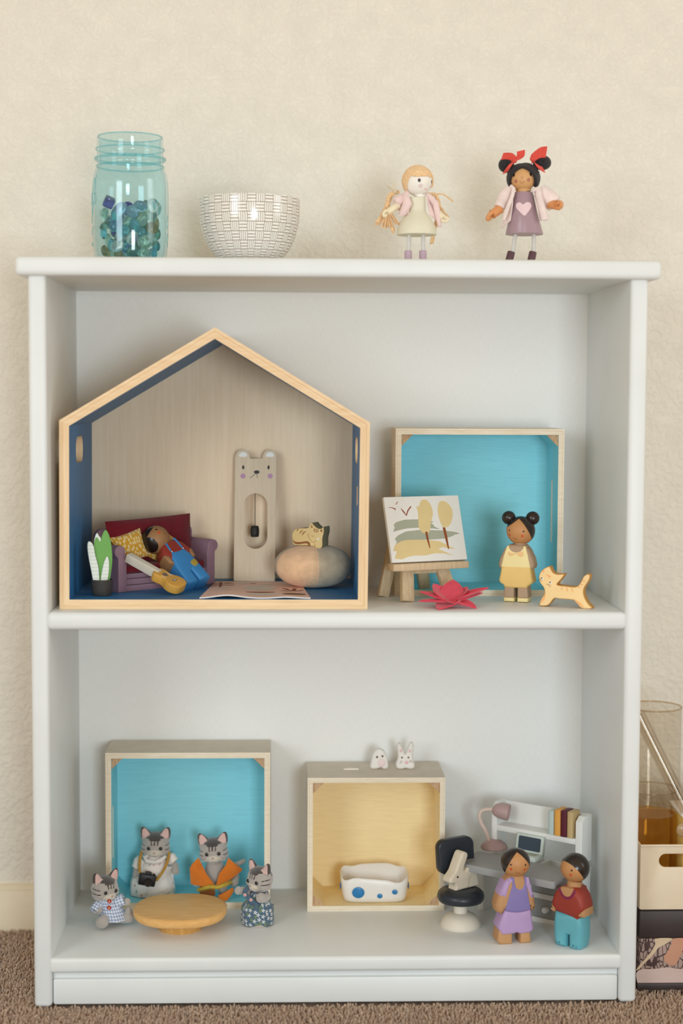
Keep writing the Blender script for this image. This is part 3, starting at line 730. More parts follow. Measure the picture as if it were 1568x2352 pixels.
G().decal(q6(oval(557, 247, 24, 15)), Y0).decal(q6(stroke([(553, 255), (530, 275), (500, 297)], 4)), Y0).decal(q6(stroke([(557, 258), (560, 280), (563, 298)], 4)), Y0).build('nose_print', BLKP, clock, 0)
pend = G().tube([(q6([(543, 420)])[0][0], 0, q6([(543, 420)])[0][1]), (q6([(542, 712)])[0][0], 0, q6([(542, 712)])[0][1])], .00042, 6)
pd = pend.build('pendulum_string', BLKP, clock)
x0, z0 = q6([(541, 752)])[0]; g = G(); rr = 38/3.733*sC; hh = 48/3.733*sC
g.lathe([(0, -hh), (rr*.72, -hh), (rr*.86, -hh*.9), (rr*.98, -hh*.45), (rr, 0), (rr*.98, hh*.45), (rr*.86, hh*.9), (rr*.72, hh), (0, hh)], 28); g.build('pendulum_bob', P('charcoal_wood', '23211f', .6, .1), clock, 40, loc=(x0, 0, z0))
# ---- booklet rug
rx0, rx1, ry0, ry1 = -.1375, -.0272, .028, .170
def wave(x, y):
    u = (x-rx0)/(rx1-rx0); v = (y-ry0)/(ry1-ry0)
    return ZH+.0007+.0030*math.exp(-((u-.25)/.16)**2)*(1-v)**2+.0012*math.exp(-((u-.78)/.12)**2)*(1-v)**2
def rugpt(u, v): x = rx0+(rx1-rx0)*u+v*.010*(1-2*u)*1.0; y = ry0+(ry1-ry0)*v; return (x, y, wave(x, y))
rug = thing('pink_booklet', 'pink printed booklet lying on the blue house floor', 'booklet', (0, 0, 0))
g = G(); g.sheet(rugpt, 30, 14, .0009); g.build('cover', P('pink_paper', 'f0cab8', .6, .04), rug, 60)
g = G(); g.sheet(lambda u, v: V(rugpt(u, v*.02))+V((0, -.0006, -.0001)), 30, 1, .0011); g.build('white_edge', P('paper_white', 'e9e5e3', .6, .02), rug, 60)
kr = conv(440, 1310, 5.227)
def rugprint(name, polys, mat):
    for pl in polys:
        g = G(); pts = []
        for p in kr(pl): q = atZ(p[0], p[1], ZH+.0014); pts.append(V((q.x, q.y, wave(q.x, q.y)+.0006)))
        c = sum(pts, V((0, 0, 0)))/len(pts); c.z = wave(c.x, c.y)+.0006; n = len(pts)
        g.add([c]+pts, [[0, 1+k, 1+(k+1) % n] for k in range(n)]); g.build(name, mat, rug, 0)
BRP = P('brown_print', '8a5336', .7, .05)
rugprint('leaf_print', [stroke([(185, 200), (260, 188), (340, 182)], [2, 7, 3]), stroke([(190, 182), (270, 168), (345, 165)], [2, 6, 3]), stroke([(215, 165), (270, 155), (330, 152)], [2, 6, 3]), [(325, 208), (335, 140), (370, 140), (362, 195)], stroke([(365, 165), (440, 160), (520, 165)], [3, 6, 2]), stroke([(365, 182), (440, 180), (515, 182)], [3, 6, 2]),
    stroke([(380, 150), (440, 146), (505, 150)], [3, 5, 2])], BRP)
rugprint('twig_print', [[(1195, 250), (1215, 218), (1260, 218), (1250, 252)], stroke([(1085, 218), (1140, 228), (1200, 250)], [3, 16, 4]), stroke([(1065, 245), (1130, 250), (1200, 256)], [2, 7, 3]), stroke([(1250, 252), (1300, 242), (1350, 234)], [3, 9, 2]), oval(1230, 288, 145, 11), stroke([(700, 153), (740, 157), (780, 160)], [2, 6, 2])], BRP)
rugprint('bar_print', [oval(820, 262, 180, 6), ], BRP)
rugprint('oval_print', [oval(820, 212, 196, 26), oval(615, 158, 70, 9), oval(890, 170, 80, 6), oval(370, 240, 110, 5), oval(840, 290, 170, 12), oval(360, 212, 90, 4)], P('off_white_print', 'd8cfc0', .7, .03))
# ---- pouf
PX, PY, PZ = .0, .125, ZH
c_ = atY(719, 1302, PY); PC = V((c_.x, PY, c_.z)); sP = scl(PC)
pouf = thing('plush_pouf', 'round plush pouf in peach and grey-beige fleece', 'pouf', (PC.x, PC.y, ZH))
zc = PC.z-ZH+.0012; RX_, RZ_ = 87/1*sP, zc
def pf(az, el):
    best = min(abs((az-s0+pi) % (2*pi)-pi) for s0 in [rad(-81+90*k) for k in range(4)])
    m = 1-.055*math.exp(-(best/.10)**2)
    m *= 1+.03*cos(2*(az-pi))
    ce, se = cos(el), sin(el)
    return V((RX_*abs(ce)**.88*cos(az)*m, RX_*.86*abs(ce)**.88*sin(az)*m, zc+RZ_*math.copysign(abs(se)**.92, se)))
PEACH = FABRIC('peach_fleece', 'e9bf97', 1, 900, 1.0, .10, .25); TANF = FABRIC('grey_beige_fleece', 'b8a78d', 1, 900, 1.0, .12, .25)
for k in range(4):
    a0 = rad(-81+90*k); g = G(); v = []; f = []; nu, nv = 22, 26
    for j in range(nv+1):
        for i in range(nu+1): v.append(pf(a0+rad(90)*i/nu, -pi/2+pi*j/nv))
    for j in range(nv):
        for i in range(nu): f.append([j*(nu+1)+i, j*(nu+1)+i+1, (j+1)*(nu+1)+i+1, (j+1)*(nu+1)+i])
    g.add(v, f); g.build('fleece_panel', PEACH if k % 2 else TANF, pouf, 80)
# ---- sleeping wooden cat on the pouf
cl = [(868, 835), (864, 775), (880, 740), (910, 722), (960, 716), (998, 712), (1012, 690), (1030, 668), (1050, 690), (1078, 712), (1108, 716), (1128, 698), (1132, 745), (1120, 800), (1118, 868), (1085, 890), (1055, 872), (1000, 862), (920, 866), (880, 860)]
q = k6([(1000, 868)])[0]; YK = PY-.004; bb = atY(q[0], q[1], YK); A_ = -.42
kc = thing('sleeping_cat', 'yellow tabby wooden cat curled asleep on the plush pouf', 'toy cat', (bb.x+.003, YK, ZH+zc+RZ_*.955), A_)
sK = scl(bb)
def qk(p): return loc2(k6(p), q[0], q[1], sK, A_)
CATY = P('pale_yellow_cat_paint', 'd8bd83', .55, .04); CATB = P('brown_stripe_paint', '8c5a2c', .6, .05)
g = G(); g.slab(qk(cr(cl, 3)), .017, .0006, -.0085); me = g.mesh('t'); me.materials.append(CATY); me.materials.append(P('olive_cat_side_shade', '8f8361', .6, .05))
for p in me.polygons: p.material_index = 0 if p.normal.y < -.6 else 1  # shade painted in: all faces off the front take the darker olive
link('cat_body', me, kc, 30)
yk = -.0085
g = G()
for pth, w_ in (([(905, 745), (912, 732), (922, 725)], [3, 9, 3]), ([(930, 765), (940, 745), (958, 732)], [3, 10, 3]), ([(950, 778), (962, 755), (985, 740)], [3, 10, 3]), ([(1052, 712), (1055, 745)], 6), ([(1068, 716), (1069, 750)], 6), ([(1083, 720), (1083, 747)], 6)): G().decal(qk(stroke(pth, w_)), yk).build('stripe_print', CATB, kc, 0)
g.decal(qk(cr([(868, 810), (885, 832), (930, 836), (985, 826), (1012, 834), (1020, 858), (1005, 866), (998, 850), (975, 846), (925, 856), (885, 850)], 3)), yk)
g.build('tail_print', CATB, kc, 0)
for e_ in ([(1025, 708), (1032, 682), (1040, 710)], [(1100, 735), (1118, 715), (1120, 745)]): G().decal(qk(e_), yk).build('ear_print', CATB, kc, 0)
g = G(); g.decal(qk(stroke([(1028, 778), (1040, 784), (1052, 778)], 3)), yk)
g.decal(qk(stroke([(1000, 760), (1008, 800), (1035, 830), (1058, 838)], 3)), yk); g.decal(qk(stroke([(1055, 822), (1062, 828), (1070, 820)], 3)), yk); g.decal(qk(stroke([(1058, 845), (1058, 885)], 3)), yk)
g.build('face_print', CATB, kc, 0)
G().decal(qk(oval(1086, 803, 8, 9)), yk).build('eye_print', WHP, kc, 0)
# ---- sofa
AS = rad(40); b = atZ(265, 1362, ZH)
sofa = thing('toy_sofa', 'small mauve sofa with rolled arms and burgundy cushions', 'sofa', (b.x+.002, b.y+.002, ZH), AS)
MAU = P('mauve_paint', '8e6f7d', .55, .05, 80, .1, 600); BUR = FABRIC('burgundy_felt', '6e1420', .95, 1100, .7, .12, .15)
SL, SD = .126, .047
def arm_ring(flip):
    r = .0066; cx, cz = .0035, .0415; o = [(.0115, 0), (.0115, .034)]
    o += [(cx+r*cos(rad(a)), cz+r*sin(rad(a))) for a in (-15, 10, 40, 70, 100, 130, 160, 190, 220, 245)]
    o += [(.0012, .034), (.0012, 0)]
    return [(SL-x, z) for x, z in o] if flip else o
for fl in (0, 1): G().slab(arm_ring(fl), SD, .0006, 0).build('arm', MAU, sofa, 40)
for z0, z1 in ((0, .0062), (.0068, .0128), (.0134, .0182)): G().box((SL/2, .0035, (z0+z1)/2), (SL-.0228, .003, z1-z0), .0004).build('front_slat', MAU, sofa, 30)
G().box((SL/2, .023, .009), (SL-.0232, .036, .0175)).build('base', MAU, sofa, 30)
G().slab(rrect(.001, 0, SL-.001, .062, .008), .006, .001, SD-.0065).build('back_board', MAU, sofa, 40)
def pillow(g, w_, h_, t, M=None, n=14, pinch=.06):
    def top(sg):
        def fn(u, v):
            a, c = 2*u-1, 2*v-1; th = t/2*((1-a*a)**.5*(1-c*c)**.5)**.8 if abs(a) < 1 and abs(c) < 1 else 0
            k = 1-pinch*(1-a*a)*(abs(c)**2); k2 = 1-pinch*(1-c*c)*(abs(a)**2)
            return V((a*w_/2*k2, sg*th, c*h_/2*k))
        return fn
    v = []; f = []; uv = []
    for sg in (-1, 1):
        o = len(v); fn = top(sg)
        for j in range(n+1):
            for i in range(n+1): v.append(fn(i/n, j/n))
        for j in range(n):
            for i in range(n):
                q_ = [o+j*(n+1)+i, o+j*(n+1)+i+1, o+(j+1)*(n+1)+i+1, o+(j+1)*(n+1)+i]; u_ = [(i/n*w_, j/n*h_), ((i+1)/n*w_, j/n*h_), ((i+1)/n*w_, (j+1)/n*h_), (i/n*w_, (j+1)/n*h_)]
                f.append(q_ if sg < 0 else q_[::-1]); uv.append(u_ if sg < 0 else u_[::-1])
    return g.add(v, f, 0, M, uv)
g = G(); g.box((SL/2, .022, .0225), (SL-.0245, .040, .0085), .0032, seg=3); g.build('seat_cushion', BUR, sofa, 60)
g = G(); pillow(g, SL-.016, .050, .016, T(SL/2+.001, .0325, .0475) @ RX(-.10) @ RY(-.035), pinch=.03); g.build('back_cushion', BUR, sofa, 80)
# printed yellow pillows
def mat_leafprint():
    q = N('yellow_leaf_print_cotton'); v = q.coord('UV', (330, 190, 1)); vo = q.n('TexVoronoi', voronoi_dimensions='2D', feature='F1'); q.L.new(v, vo.inputs['Vector']); vo.inputs['Scale'].default_value = 1; vo.inputs['Randomness'].default_value = .75
    m = q.math('LESS_THAN', vo.outputs['Distance'], .36); n = q.noise(q.coord('UV'), 2600, 2)
    q.bump(n, .3, .0004); return q.out(q.mix(m, lin('cf9a2e'), lin('e2c98d')), .9, 0, .3, .1)
LEAFP = mat_leafprint()
for label, px, Yp, w_, h_, rot in (('yellow leaf print pillow at the left end of the sofa', (298, 1256), .1165, .036, .031, (-.25, -.25, .55)), ('yellow leaf print pillow under the lying doll', (374, 1256), .147, .047, .040, (-.30, .50, .70))):
    p = atY(px[0], px[1], Yp); g = G(); pillow(g, w_, h_, .015); o = g.build('throw_pillow', LEAFP, None, 80, loc=p, rot=rot); tag(o, label, 'pillow', 'yellow sofa pillows')
# ---- peg dolls
def plane3(a, b, c, keep):
    a, b, c = V(a), V(b), V(c); n = (b-a).cross(c-a).normalized()
    if (V(keep)-a).dot(n) < 0: n = -n
    return (a, n)
HAIRP = P('dark_brown_hair_paint', '241915', .28, .06, 60, 0, 400, .35); RED_CHEEK = P('red_cheek_paint', 'c9512f', .5, 0); EYEP = P('brown_eye_paint', '2b1a14', .4, 0); MOUTHP = P('mouth_paint', '9d4a2a', .5, 0)
def peg_head(root, c, R, skin, rot, cuts, feats, mouth, buns=(), hm=HAIRP):
    """cuts: list of plane lists, each list leaves one patch of painted hair"""
    head = G().ell((0, 0, 0), R, u=48, w_=32).build('head', skin, root, 60, loc=c, rot=rot)
    g = G()
    for k, pl in enumerate(cuts): g.spherecut((0, 0, 0), R, pl, e=1.008+.002*k)
    g.build('hair', hm, head, 60)
    for kind, dx, dy, r in feats:
        G().capdisc((0, 0, 0), R, fdir(dx, dy), r).build(kind, EYEP if kind == 'eye' else RED_CHEEK, head, 60)
    if mouth: G().tube([fdir(*p)*R*1.003 for p in cr(mouth, 3, False)], .00028, 5).build('mouth', MOUTHP, head)
    for p, r in buns: G().ell(p, r, u=32, w_=20).build('hair_bun', hm, head, 60)
    return head
def slabs(root, items, cv=None):
    """items: (part name, outline, thickness, rim rounding, material, y shift)"""
    for nm, ol, t, b_, m_, dy in items: G().slab(ol, t, b_, -t/2+dy).build(nm, m_, root, 40)
BACK = [((0, .28, 0), (0, 1, .15))]
# lying doll in overalls
BSK = P('brown_doll_skin', '9a7048', .5, .05); BLUP = P('blue_overall_paint', '3e86c0', .45, .05); RDSH = P('rust_red_paint', '94372a', .5, .06); OCH = P('ochre_paint', 'b0973f', .55, .04)
ft = atY(450, 1346, .106); nk = atY(381, 1254, .131); h = (nk-ft).normalized(); nf = V((.42, -.62, .60)); nf = (nf-h*nf.dot(h)).normalized(); yb = -nf; xb = yb.cross(h)
pd_ = thing('peg_doll', 'peg doll in blue overalls and red shirt lying on the mauve sofa', 'doll'); pd_.matrix_world = frame(ft, xb, yb, h)
k = (nk-ft).length/.058
def mm(pts): return [(x*.001*k, z*.001*k) for x, z in pts]
slabs(pd_, [('shirt', mm([(-8, 58), (-14, 52), (-18.5, 41), (-17, 36), (-12, 33), (12, 33), (17, 36), (18.5, 41), (14, 52), (8, 58)]), .021, .004, RDSH, 0),
    ('hand', mm([(-12, 40), (-18.8, 42), (-18, 31), (-12.5, 28)]), .0215, .003, BSK, 0), ('hand', mm([(12, 40), (18.8, 42), (18, 31), (12.5, 28)]), .0215, .003, BSK, 0),
    ('overalls', mm([(-9, 44), (-12.5, 36), (-14, 25), (-15.5, 0), (-1.2, 0), (-1.0, 15), (1.0, 15), (1.2, 0), (15.5, 0), (14, 25), (12.5, 36), (9, 44), (3, 42.5), (-3, 42.5)]), .0222, .003, BLUP, 0),
    ('strap', mm([(-9, 44), (-6.6, 43), (-5.6, 58), (-8, 58)]), .0214, .0003, BLUP, 0), ('strap', mm([(9, 44), (6.6, 43), (5.6, 58), (8, 58)]), .0214, .0003, BLUP, 0),
    ('knee_patch', mm(cr([(4, 23), (11, 26), (12, 20), (6, 17)], 4)), .02245, .0001, OCH, 0)])
for x in (-7.6, 7.6): G().ell((x*.001*k, -.0111, .0425*k), (.0008, .0004, .0008), u=10, w_=6).build('button', WHP, pd_)
hcw = atY(357.5, 1240, .128); hloc = pd_.matrix_world.inverted() @ hcw; Rm = facing(hcw); rl = (pd_.matrix_world.inverted().to_3x3() @ Rm.to_3x3()).to_euler(); Rh = 33*scl(hcw)
peg_head(pd_, hloc, Rh, BSK, rl, [[plane3(fdir(-.2, .85), fdir(-.60, .21), (-.45, .8, .4), (-1, 0, .3))], [(V((-.42, -.80, -.42))*.83, V((-.42, -.80, -.42)))], [plane3(fdir(-.62, .2), fdir(-.62, -.6), (-.5, .8, 0), (-1, 0, 0))], BACK],
    [('eye', .05, .72, .075), ('cheek', .22, .50, .11), ('eye', .83, .50, .06)], [(.55, .47), (.60, .41), (.68, .42)])
# ---- guitar
ga = atY(412, 1352, .062); gb = atY(293, 1281, .085); ga.z = ZH+.0075; h = (gb-ga).normalized(); nf = V((.22, -.30, .90)); nf = (nf-h*nf.dot(h)).normalized(); yb = -nf; xb = yb.cross(h)
gt = thing('toy_guitar', 'yellow wooden toy guitar with white neck leaning on the sofa', 'toy guitar'); gt.matrix_world = frame(ga, xb, yb, h)
Lg = (gb-ga).length; u_ = Lg/100
og = cr([(0, -6), (12, -4), (18, 5), (17.5, 15), (13, 23), (11.5, 29), (13.5, 36), (13, 43), (8, 47), (0, 48), (-8, 47), (-13, 43), (-13.5, 36), (-11.5, 29), (-13, 23), (-17.5, 15), (-18, 5), (-12, -4)], 4)
sg_ = lambda p: [(x*u_, z*u_) for x, z in p]
YG = P('golden_guitar_paint', 'cf9c46', .45, .05, coat=.1)
G().slab(sg_(og), .0092, .0009, -.0046).build('guitar_body', YG, gt, 40)
G().slab(sg_([(-5.5, 40), (5.5, 40), (6, 100), (-6, 100)]), .0095, .0007, -.0056).build('neck', P('ivory_paint', 'cfc6b6', .5, .04), gt, 30)
G().decal(sg_(oval(0, 30, 4.6, 4.6)), -.0046).build('sound_hole', P('grey_brown_print', '6d6058', .6, .05), gt, 0)
g = G(); g.decal(sg_([(-4.5, 10), (4.5, 10), (4.5, 14), (-4.5, 14)]), -.0046); g.build('bridge', P('dark_grey_print', '5a544e', .6, .05), gt, 0)
g = G(); g.decal(sg_(stroke([(-9, 22), (-7.5, 27), (-8.5, 31)], .7)), -.0046); g.decal(sg_(stroke([(9, 22), (7.5, 27), (8.5, 31)], .7)), -.0046); g.decal(sg_([(-3, 11.3), (3, 11.3), (3, 12.6), (-3, 12.6)]), -.0048); g.build('white_marking', WHP, gt, 0)
# ---- potted plant
b = atZ(232, 1370, ZH); PB = V((b.x, b.y+.009, ZH)); sp_ = scl(PB)
pl = thing('potted_plant', 'toy snake plant with green and white leaves in a dark grey pot', 'toy plant', PB, .18)
g = G(); g.lathe([(0, 0), (.0082, 0), (.0094, .0010), (.0104, .006), (.0109, .0135), (.0110, .0160), (.0106, .0164), (.0100, .0160), (.0098, .012), (0, .012)], 36); g.build('pot', P('charcoal_pot', '3b3733', .7, .12, 300, .4, 900), pl, 40)
def q5(p): return loc2(k5(p), 233, 1371, sp_, .18)
LG = P('leaf_green', '6aa24f', .6, .05)
def mat_wleaf():
    q = N('white_leaf_with_grey_bands'); v = q.coord('Object', (200, 1, 450)); n = q.noise(v, 1.5, 2); sp = q.n('SeparateXYZ'); q.L.new(q.coord('Object', (1, 1, 1)), sp.inputs[0])
    bnd = q.math('GREATER_THAN', q.math('FRACT', q.math('MULTIPLY', sp.outputs[2], 270)), .72); m = q.math('MULTIPLY', bnd, q.math('MULTIPLY', n, .5))
    return q.out(q.mix(m, lin('dfe5dc'), lin('8b9a92')), .6, 0, 0, .3)
WL = mat_wleaf()
for ol, t, yy, m_ in (([(225, 830), (222, 700), (185, 560), (172, 430), (178, 350), (205, 278), (232, 318), (250, 352), (255, 600)], .0030, -.0016, WL),
    ([(330, 832), (236, 832), (228, 700), (200, 570), (176, 470), (172, 400), (195, 330), (222, 342), (240, 378), (268, 290), (300, 243), (332, 285), (357, 370), (370, 480), (373, 600), (357, 740), (338, 832)], .0034, -.0022, LG),
    ([(225, 832), (168, 832), (138, 690), (108, 520), (100, 410), (116, 368), (150, 388), (172, 440), (186, 540), (214, 640), (224, 740)], .0030, -.0052, WL), ([(245, 832), (256, 720), (280, 610), (314, 540), (334, 590), (333, 700), (308, 832)], .0030, -.0048, WL)):
    G().slab(q5(cr(ol, 3)), t, .0006, yy).build('leaf', m_, pl, 40)

# ================================================================== middle shelf, right
# ---- easel
AE = rad(24); b = atZ(940, 1385, ZM); EB = V((b.x-.006, b.y+.002, ZM))
easel = thing('toy_easel', 'small pale wooden easel holding a painted landscape', 'easel', EB, AE)
EW = WOOD('pale_beech', 'd9c5a6', 'c3a985', 2, .6, 1.2, 12)
def bar(g, a, b_, w_, t, bev=.0008):
    a, b_ = V(a), V(b_); z = (b_-a).normalized(); y = V((0, 1, 0)); x = y.cross(z).normalized(); y = z.cross(x)
    L_ = (b_-a).length; g.box((0, 0, L_/2), (w_, t, L_), bev, M=frame(a, x, y, z)); return g
LB = .33
def fp(x, z): return (x, z*math.tan(LB)+.003, z)           # point in the leaning front frame
bar(G(), fp(.006, .0005), fp(.021, .099), .0135, .0075).build('front_leg', EW, easel, 30)
bar(G(), fp(.060, .0005), fp(.036, .099), .0135, .0075).build('front_leg', EW, easel, 30)
bar(G(), (.004, .054, .0005), (.021, .044, .095), .0125, .006).build('rear_leg', EW, easel, 30)
bar(G(), (.056, .056, .0005), (.036, .044, .095), .0125, .006).build('rear_leg', EW, easel, 30)
G().slab(rrect(.012, .092, .0390, .1075, .003), .006, .0008, 0, M=T(0, .005, 0) @ RX(-LB) @ T(0, 0, .004)).build('top_block', EW, easel, 40)
G().box((.033, .012, .0305), (.050, .006, .006), .0006, M=T(0, .004, 0)).build('cross_bar', EW, easel, 30)
def px_local(px, py, Y, root): return root.matrix_world.inverted() @ atY(px, py, Y)
bpy.context.view_layer.update()
G().box((.0300, .002, .0368), (.0885, .015, .0072), .0009).build('tray', EW, easel, 30)
# ---- painting
can = thing('canvas_painting', 'small painting of two yellow trees and green hills on the easel', 'painting'); can.matrix_world = easel.matrix_world @ T(-.0135, .0035, .0406) @ RX(-.30) @ RY(0)
CWd, CHt = .0885, .0690
G().slab(rrect(0, 0, CWd, CHt, .0008), .0042, .0004, -.0042).build('canvas', P('canvas_white', 'e3e3df', .7, .015, 200, .15, 1500), can, 30)
P0 = {'tl': (112, 178), 'tr': (1072, 146), 'br': (1203, 980), 'bl': (240, 1035)}
def cq(pts):
    """crop pixel -> canvas coordinates (affine inverse)"""
    ox, oy = P0['bl']; ux, uy = P0['br'][0]-ox, P0['br'][1]-oy; vx, vy = P0['tl'][0]-ox, P0['tl'][1]-oy; det = ux*vy-uy*vx; o = []
    for x, y in pts: dx, dy = x-ox, y-oy; o.append(((dx*vy-dy*vx)/det*CWd, (ux*dy-uy*dx)/det*CHt))
    return o
YC_ = -.0042
def ptg(name, polys, mat, lift=0):
    for p in polys: G().decal(cq(p), YC_-lift).build(name, mat, can, 0)
SAGE = P('sage_green_paint', 'a3a795', .7, .03); SAND = P('sand_yellow_paint', 'd9c48f', .7, .03); TRUNK = P('rust_brown_paint', '8b4a20', .7, .05); BIRD = P('brick_red_paint', '93402a', .7, .05)
ptg('green_hill_stroke', [[(245, 632), (262, 570), (245, 545), (275, 505), (380, 470), (480, 463), (560, 460), (640, 470), (720, 475), (755, 492), (722, 505), (750, 525), (770, 552), (838, 584), (720, 575), (560, 572), (420, 582), (330, 605)],
    [(275, 800), (292, 765), (265, 725), (300, 680), (400, 625), (560, 602), (720, 600), (900, 602), (1040, 618), (1100, 640), (1030, 655), (1010, 672), (960, 690), (920, 705), (780, 720), (600, 730), (420, 735), (340, 755)]], SAGE)
ptg('yellow_field_stroke', [[(248, 882), (270, 800), (340, 755), (420, 735), (560, 730), (700, 732), (840, 745), (910, 780), (960, 805), (1045, 843), (950, 835), (880, 822), (820, 845), (900, 880), (1020, 932), (900, 905), (780, 905), (660, 935), (520, 938), (440, 955), (360, 990), (270, 980), (295, 885)]], SAND, .00006)
ptg('tree_crown', [cr([(650, 648), (590, 610), (562, 540), (560, 450), (550, 350), (533, 290), (565, 290), (585, 220), (625, 195), (680, 215), (730, 300), (745, 390), (725, 480), (715, 570), (700, 625)], 3), cr([(888, 560), (840, 480), (808, 350), (820, 240), (860, 207), (930, 230), (990, 310), (1003, 400), (980, 500), (940, 550)], 3)], SAND, .00012)
ptg('tree_trunk', [[(648, 625), (676, 620), (695, 720), (720, 842), (706, 830), (670, 720)], [(875, 560), (908, 563), (935, 680), (962, 850), (945, 838), (905, 690)]], TRUNK, .00018)
ptg('bird_stroke', [stroke([(333, 320), (370, 365), (405, 412), (425, 345), (462, 290)], [4, 16, 18, 14, 14]), stroke([(178, 312), (220, 315), (262, 330), (265, 348)], [4, 8, 14, 5]), stroke([(268, 275), (280, 250), (295, 235)], [4, 8, 8])], BIRD, .00012)
# ---- red felt flower
fl = thing('felt_flower', 'red felt flower lying in front of the easel', 'felt flower', (.1145, .040, ZM))
FELT = FABRIC('red_felt', 'd8334d', 1, 1300, .9, .10, .35); FB = V(fl.location)
ctr = V((0, 0, .0040))
def petal(tip_px, Yt, w_, bow=.25, side=None, droop=0.0, zmin=.0008):
    tp = atY(tip_px[0], tip_px[1], Yt)-FB; tp.z = max(tp.z, zmin); a = ctr; d = tp-a; mid = a+d*.5+V((0, 0, droop)); sd = V((-d.y, d.x, 0)); sd = sd.normalized() if sd.length > 1e-6 else V((1, 0, 0))
    if side: sd = V(side).normalized()
    up_ = d.cross(sd).normalized(); 
    if up_.z < 0: up_ = -up_
    def fn(u, v):
        u = .02+u*.98; p = a*(1-u)**2+mid*2*u*(1-u)+tp*u*u; ww = w_*(sin(pi*min(u, 1)**.80)**.75*(1-u*.12)) if u < 1 else 0
        ww = max(ww, w_*.30*(1-u)); c = 2*v-1
        q_ = p+sd*c*ww/2+up_*(c*c)*ww*bow; q_.z = max(q_.z, .0007); return q_
    G().sheet(fn, 12, 6, .0012).build('petal', FELT, fl, 80)
for a in (((963, 1359), .048, .019, .12), ((994, 1341), .062, .021, .1), ((1040, 1332), .068, .022, .1), ((1074, 1349), .058, .018, .2), ((1122, 1350), .044, .017, .2), ((1108, 1362), .052, .018, .12), ((1094, 1397), .022, .017, .25), ((1046, 1386), .018, .014, .2), ((1006, 1400), .015, .019, .1), ((962, 1381), .026, .014, .15)):
    petal(a[0], a[1], a[2]*1.12, a[3])
G().ell((0, 0, .0035), (.007, .006, .0026), u=16, w_=8).build('flower_centre', FELT, fl, 60)
# ---- peg doll with two buns
k8 = conv(1120, 1150, 5.807); b = atZ(1192, 1384, ZM); GB = V((b.x, b.y+.009, ZM)); sg = scl(GB); AG = -.36
gd = thing('peg_doll', 'wooden peg doll with two hair buns in a yellow dress', 'doll', GB, AG)
def q8(p): return loc2(k8(p), 1190, 1384, sg, AG)
SKG = P('grey_brown_doll_skin', 'ad9278', .6, .05); SKF = P('brown_face_paint', 'bf8a58', .5, .04); LYE = P('lemon_paint', 'ecdca0', .55, .03); MYE = P('butter_yellow_paint', 'e3c077', .55, .03)
# outlines are drawn about the centre line (x = 405 in the crop)
def sym(pts, cx=400, kx=.92): return q8([(400+(x-cx)*kx, y) for x, y in pts])
slabs(gd, [('body', sym([(300, 590), (235, 650), (175, 770), (152, 860), (165, 900), (240, 940), (560, 940), (640, 900), (650, 860), (630, 770), (570, 650), (505, 590)]), .0205, .004, SKG, 0),
    ('dress_top', sym([(300, 600), (275, 612), (232, 740), (198, 890), (400, 900), (602, 890), (568, 740), (530, 612), (505, 600), (492, 640), (455, 675), (400, 690), (345, 675), (310, 640)]), .0212, .001, LYE, 0),
    ('skirt', sym([(200, 880), (300, 866), (400, 860), (500, 866), (600, 880), (610, 960), (632, 1060), (620, 1100), (570, 1130), (550, 1165), (250, 1165), (230, 1130), (180, 1100), (168, 1060), (190, 960)]), .0216, .0026, MYE, 0),
    ('leg', sym([(242, 1150), (378, 1150), (378, 1300), (232, 1300)]), .019, .0018, SKG, 0), ('leg', sym([(422, 1150), (560, 1150), (572, 1300), (422, 1300)]), .019, .0018, SKG, 0),
    ('shoe', sym([(230, 1296), (378, 1296), (378, 1352), (240, 1352)]), .0196, .0016, LYE, 0), ('shoe', sym([(422, 1296), (574, 1296), (566, 1352), (422, 1352)]), .0196, .0016, LYE, 0)])
G().slab(sym(cr([(300, 680), (340, 700), (400, 700), (455, 680), (500, 680), (500, 735), (455, 745), (400, 712), (345, 738), (300, 730)], 3)), .02145, .0001, -.010725).build('collar', P('apricot_paint', 'e8c086', .55, .02), gd, 40)
hw = atY(*k8([(438, 397)])[0], GB.y); hl = Matrix.Rotation(-AG, 3, 'Z') @ (hw-GB); Rh = 190/5.807*sg
rl = (RZ(-AG) @ facing(hw)).to_euler()
def n8(x, y): return ((x-438)/190, (397-y)/190)
def bun8(x, y, r): a = n8(x, y); return ((a[0]*Rh, .15*Rh, a[1]*Rh), r/190*Rh)
pk = fdir(*n8(413, 240))
peg_head(gd, hl, Rh, SKF, rl, [[plane3(pk, fdir(*n8(258, 350)), (-.5, .8, .7), (-1, 0, 1))], [plane3(pk, fdir(*n8(540, 410)), fdir(*n8(583, 525)), (1, 0, .5))], BACK],
    [('eye', *n8(290, 397), .062), ('eye', *n8(475, 409), .066), ('cheek', *n8(292, 455), .095), ('cheek', *n8(460, 470), .10)], [n8(345, 490), n8(358, 508), n8(378, 515), n8(400, 508)], [bun8(278, 229, 92), bun8(593, 232, 92)])
G().tube([(hl.x, 0, .0585), (hl.x, 0, .064)], .0066, 16).build('neck', SKG, gd)
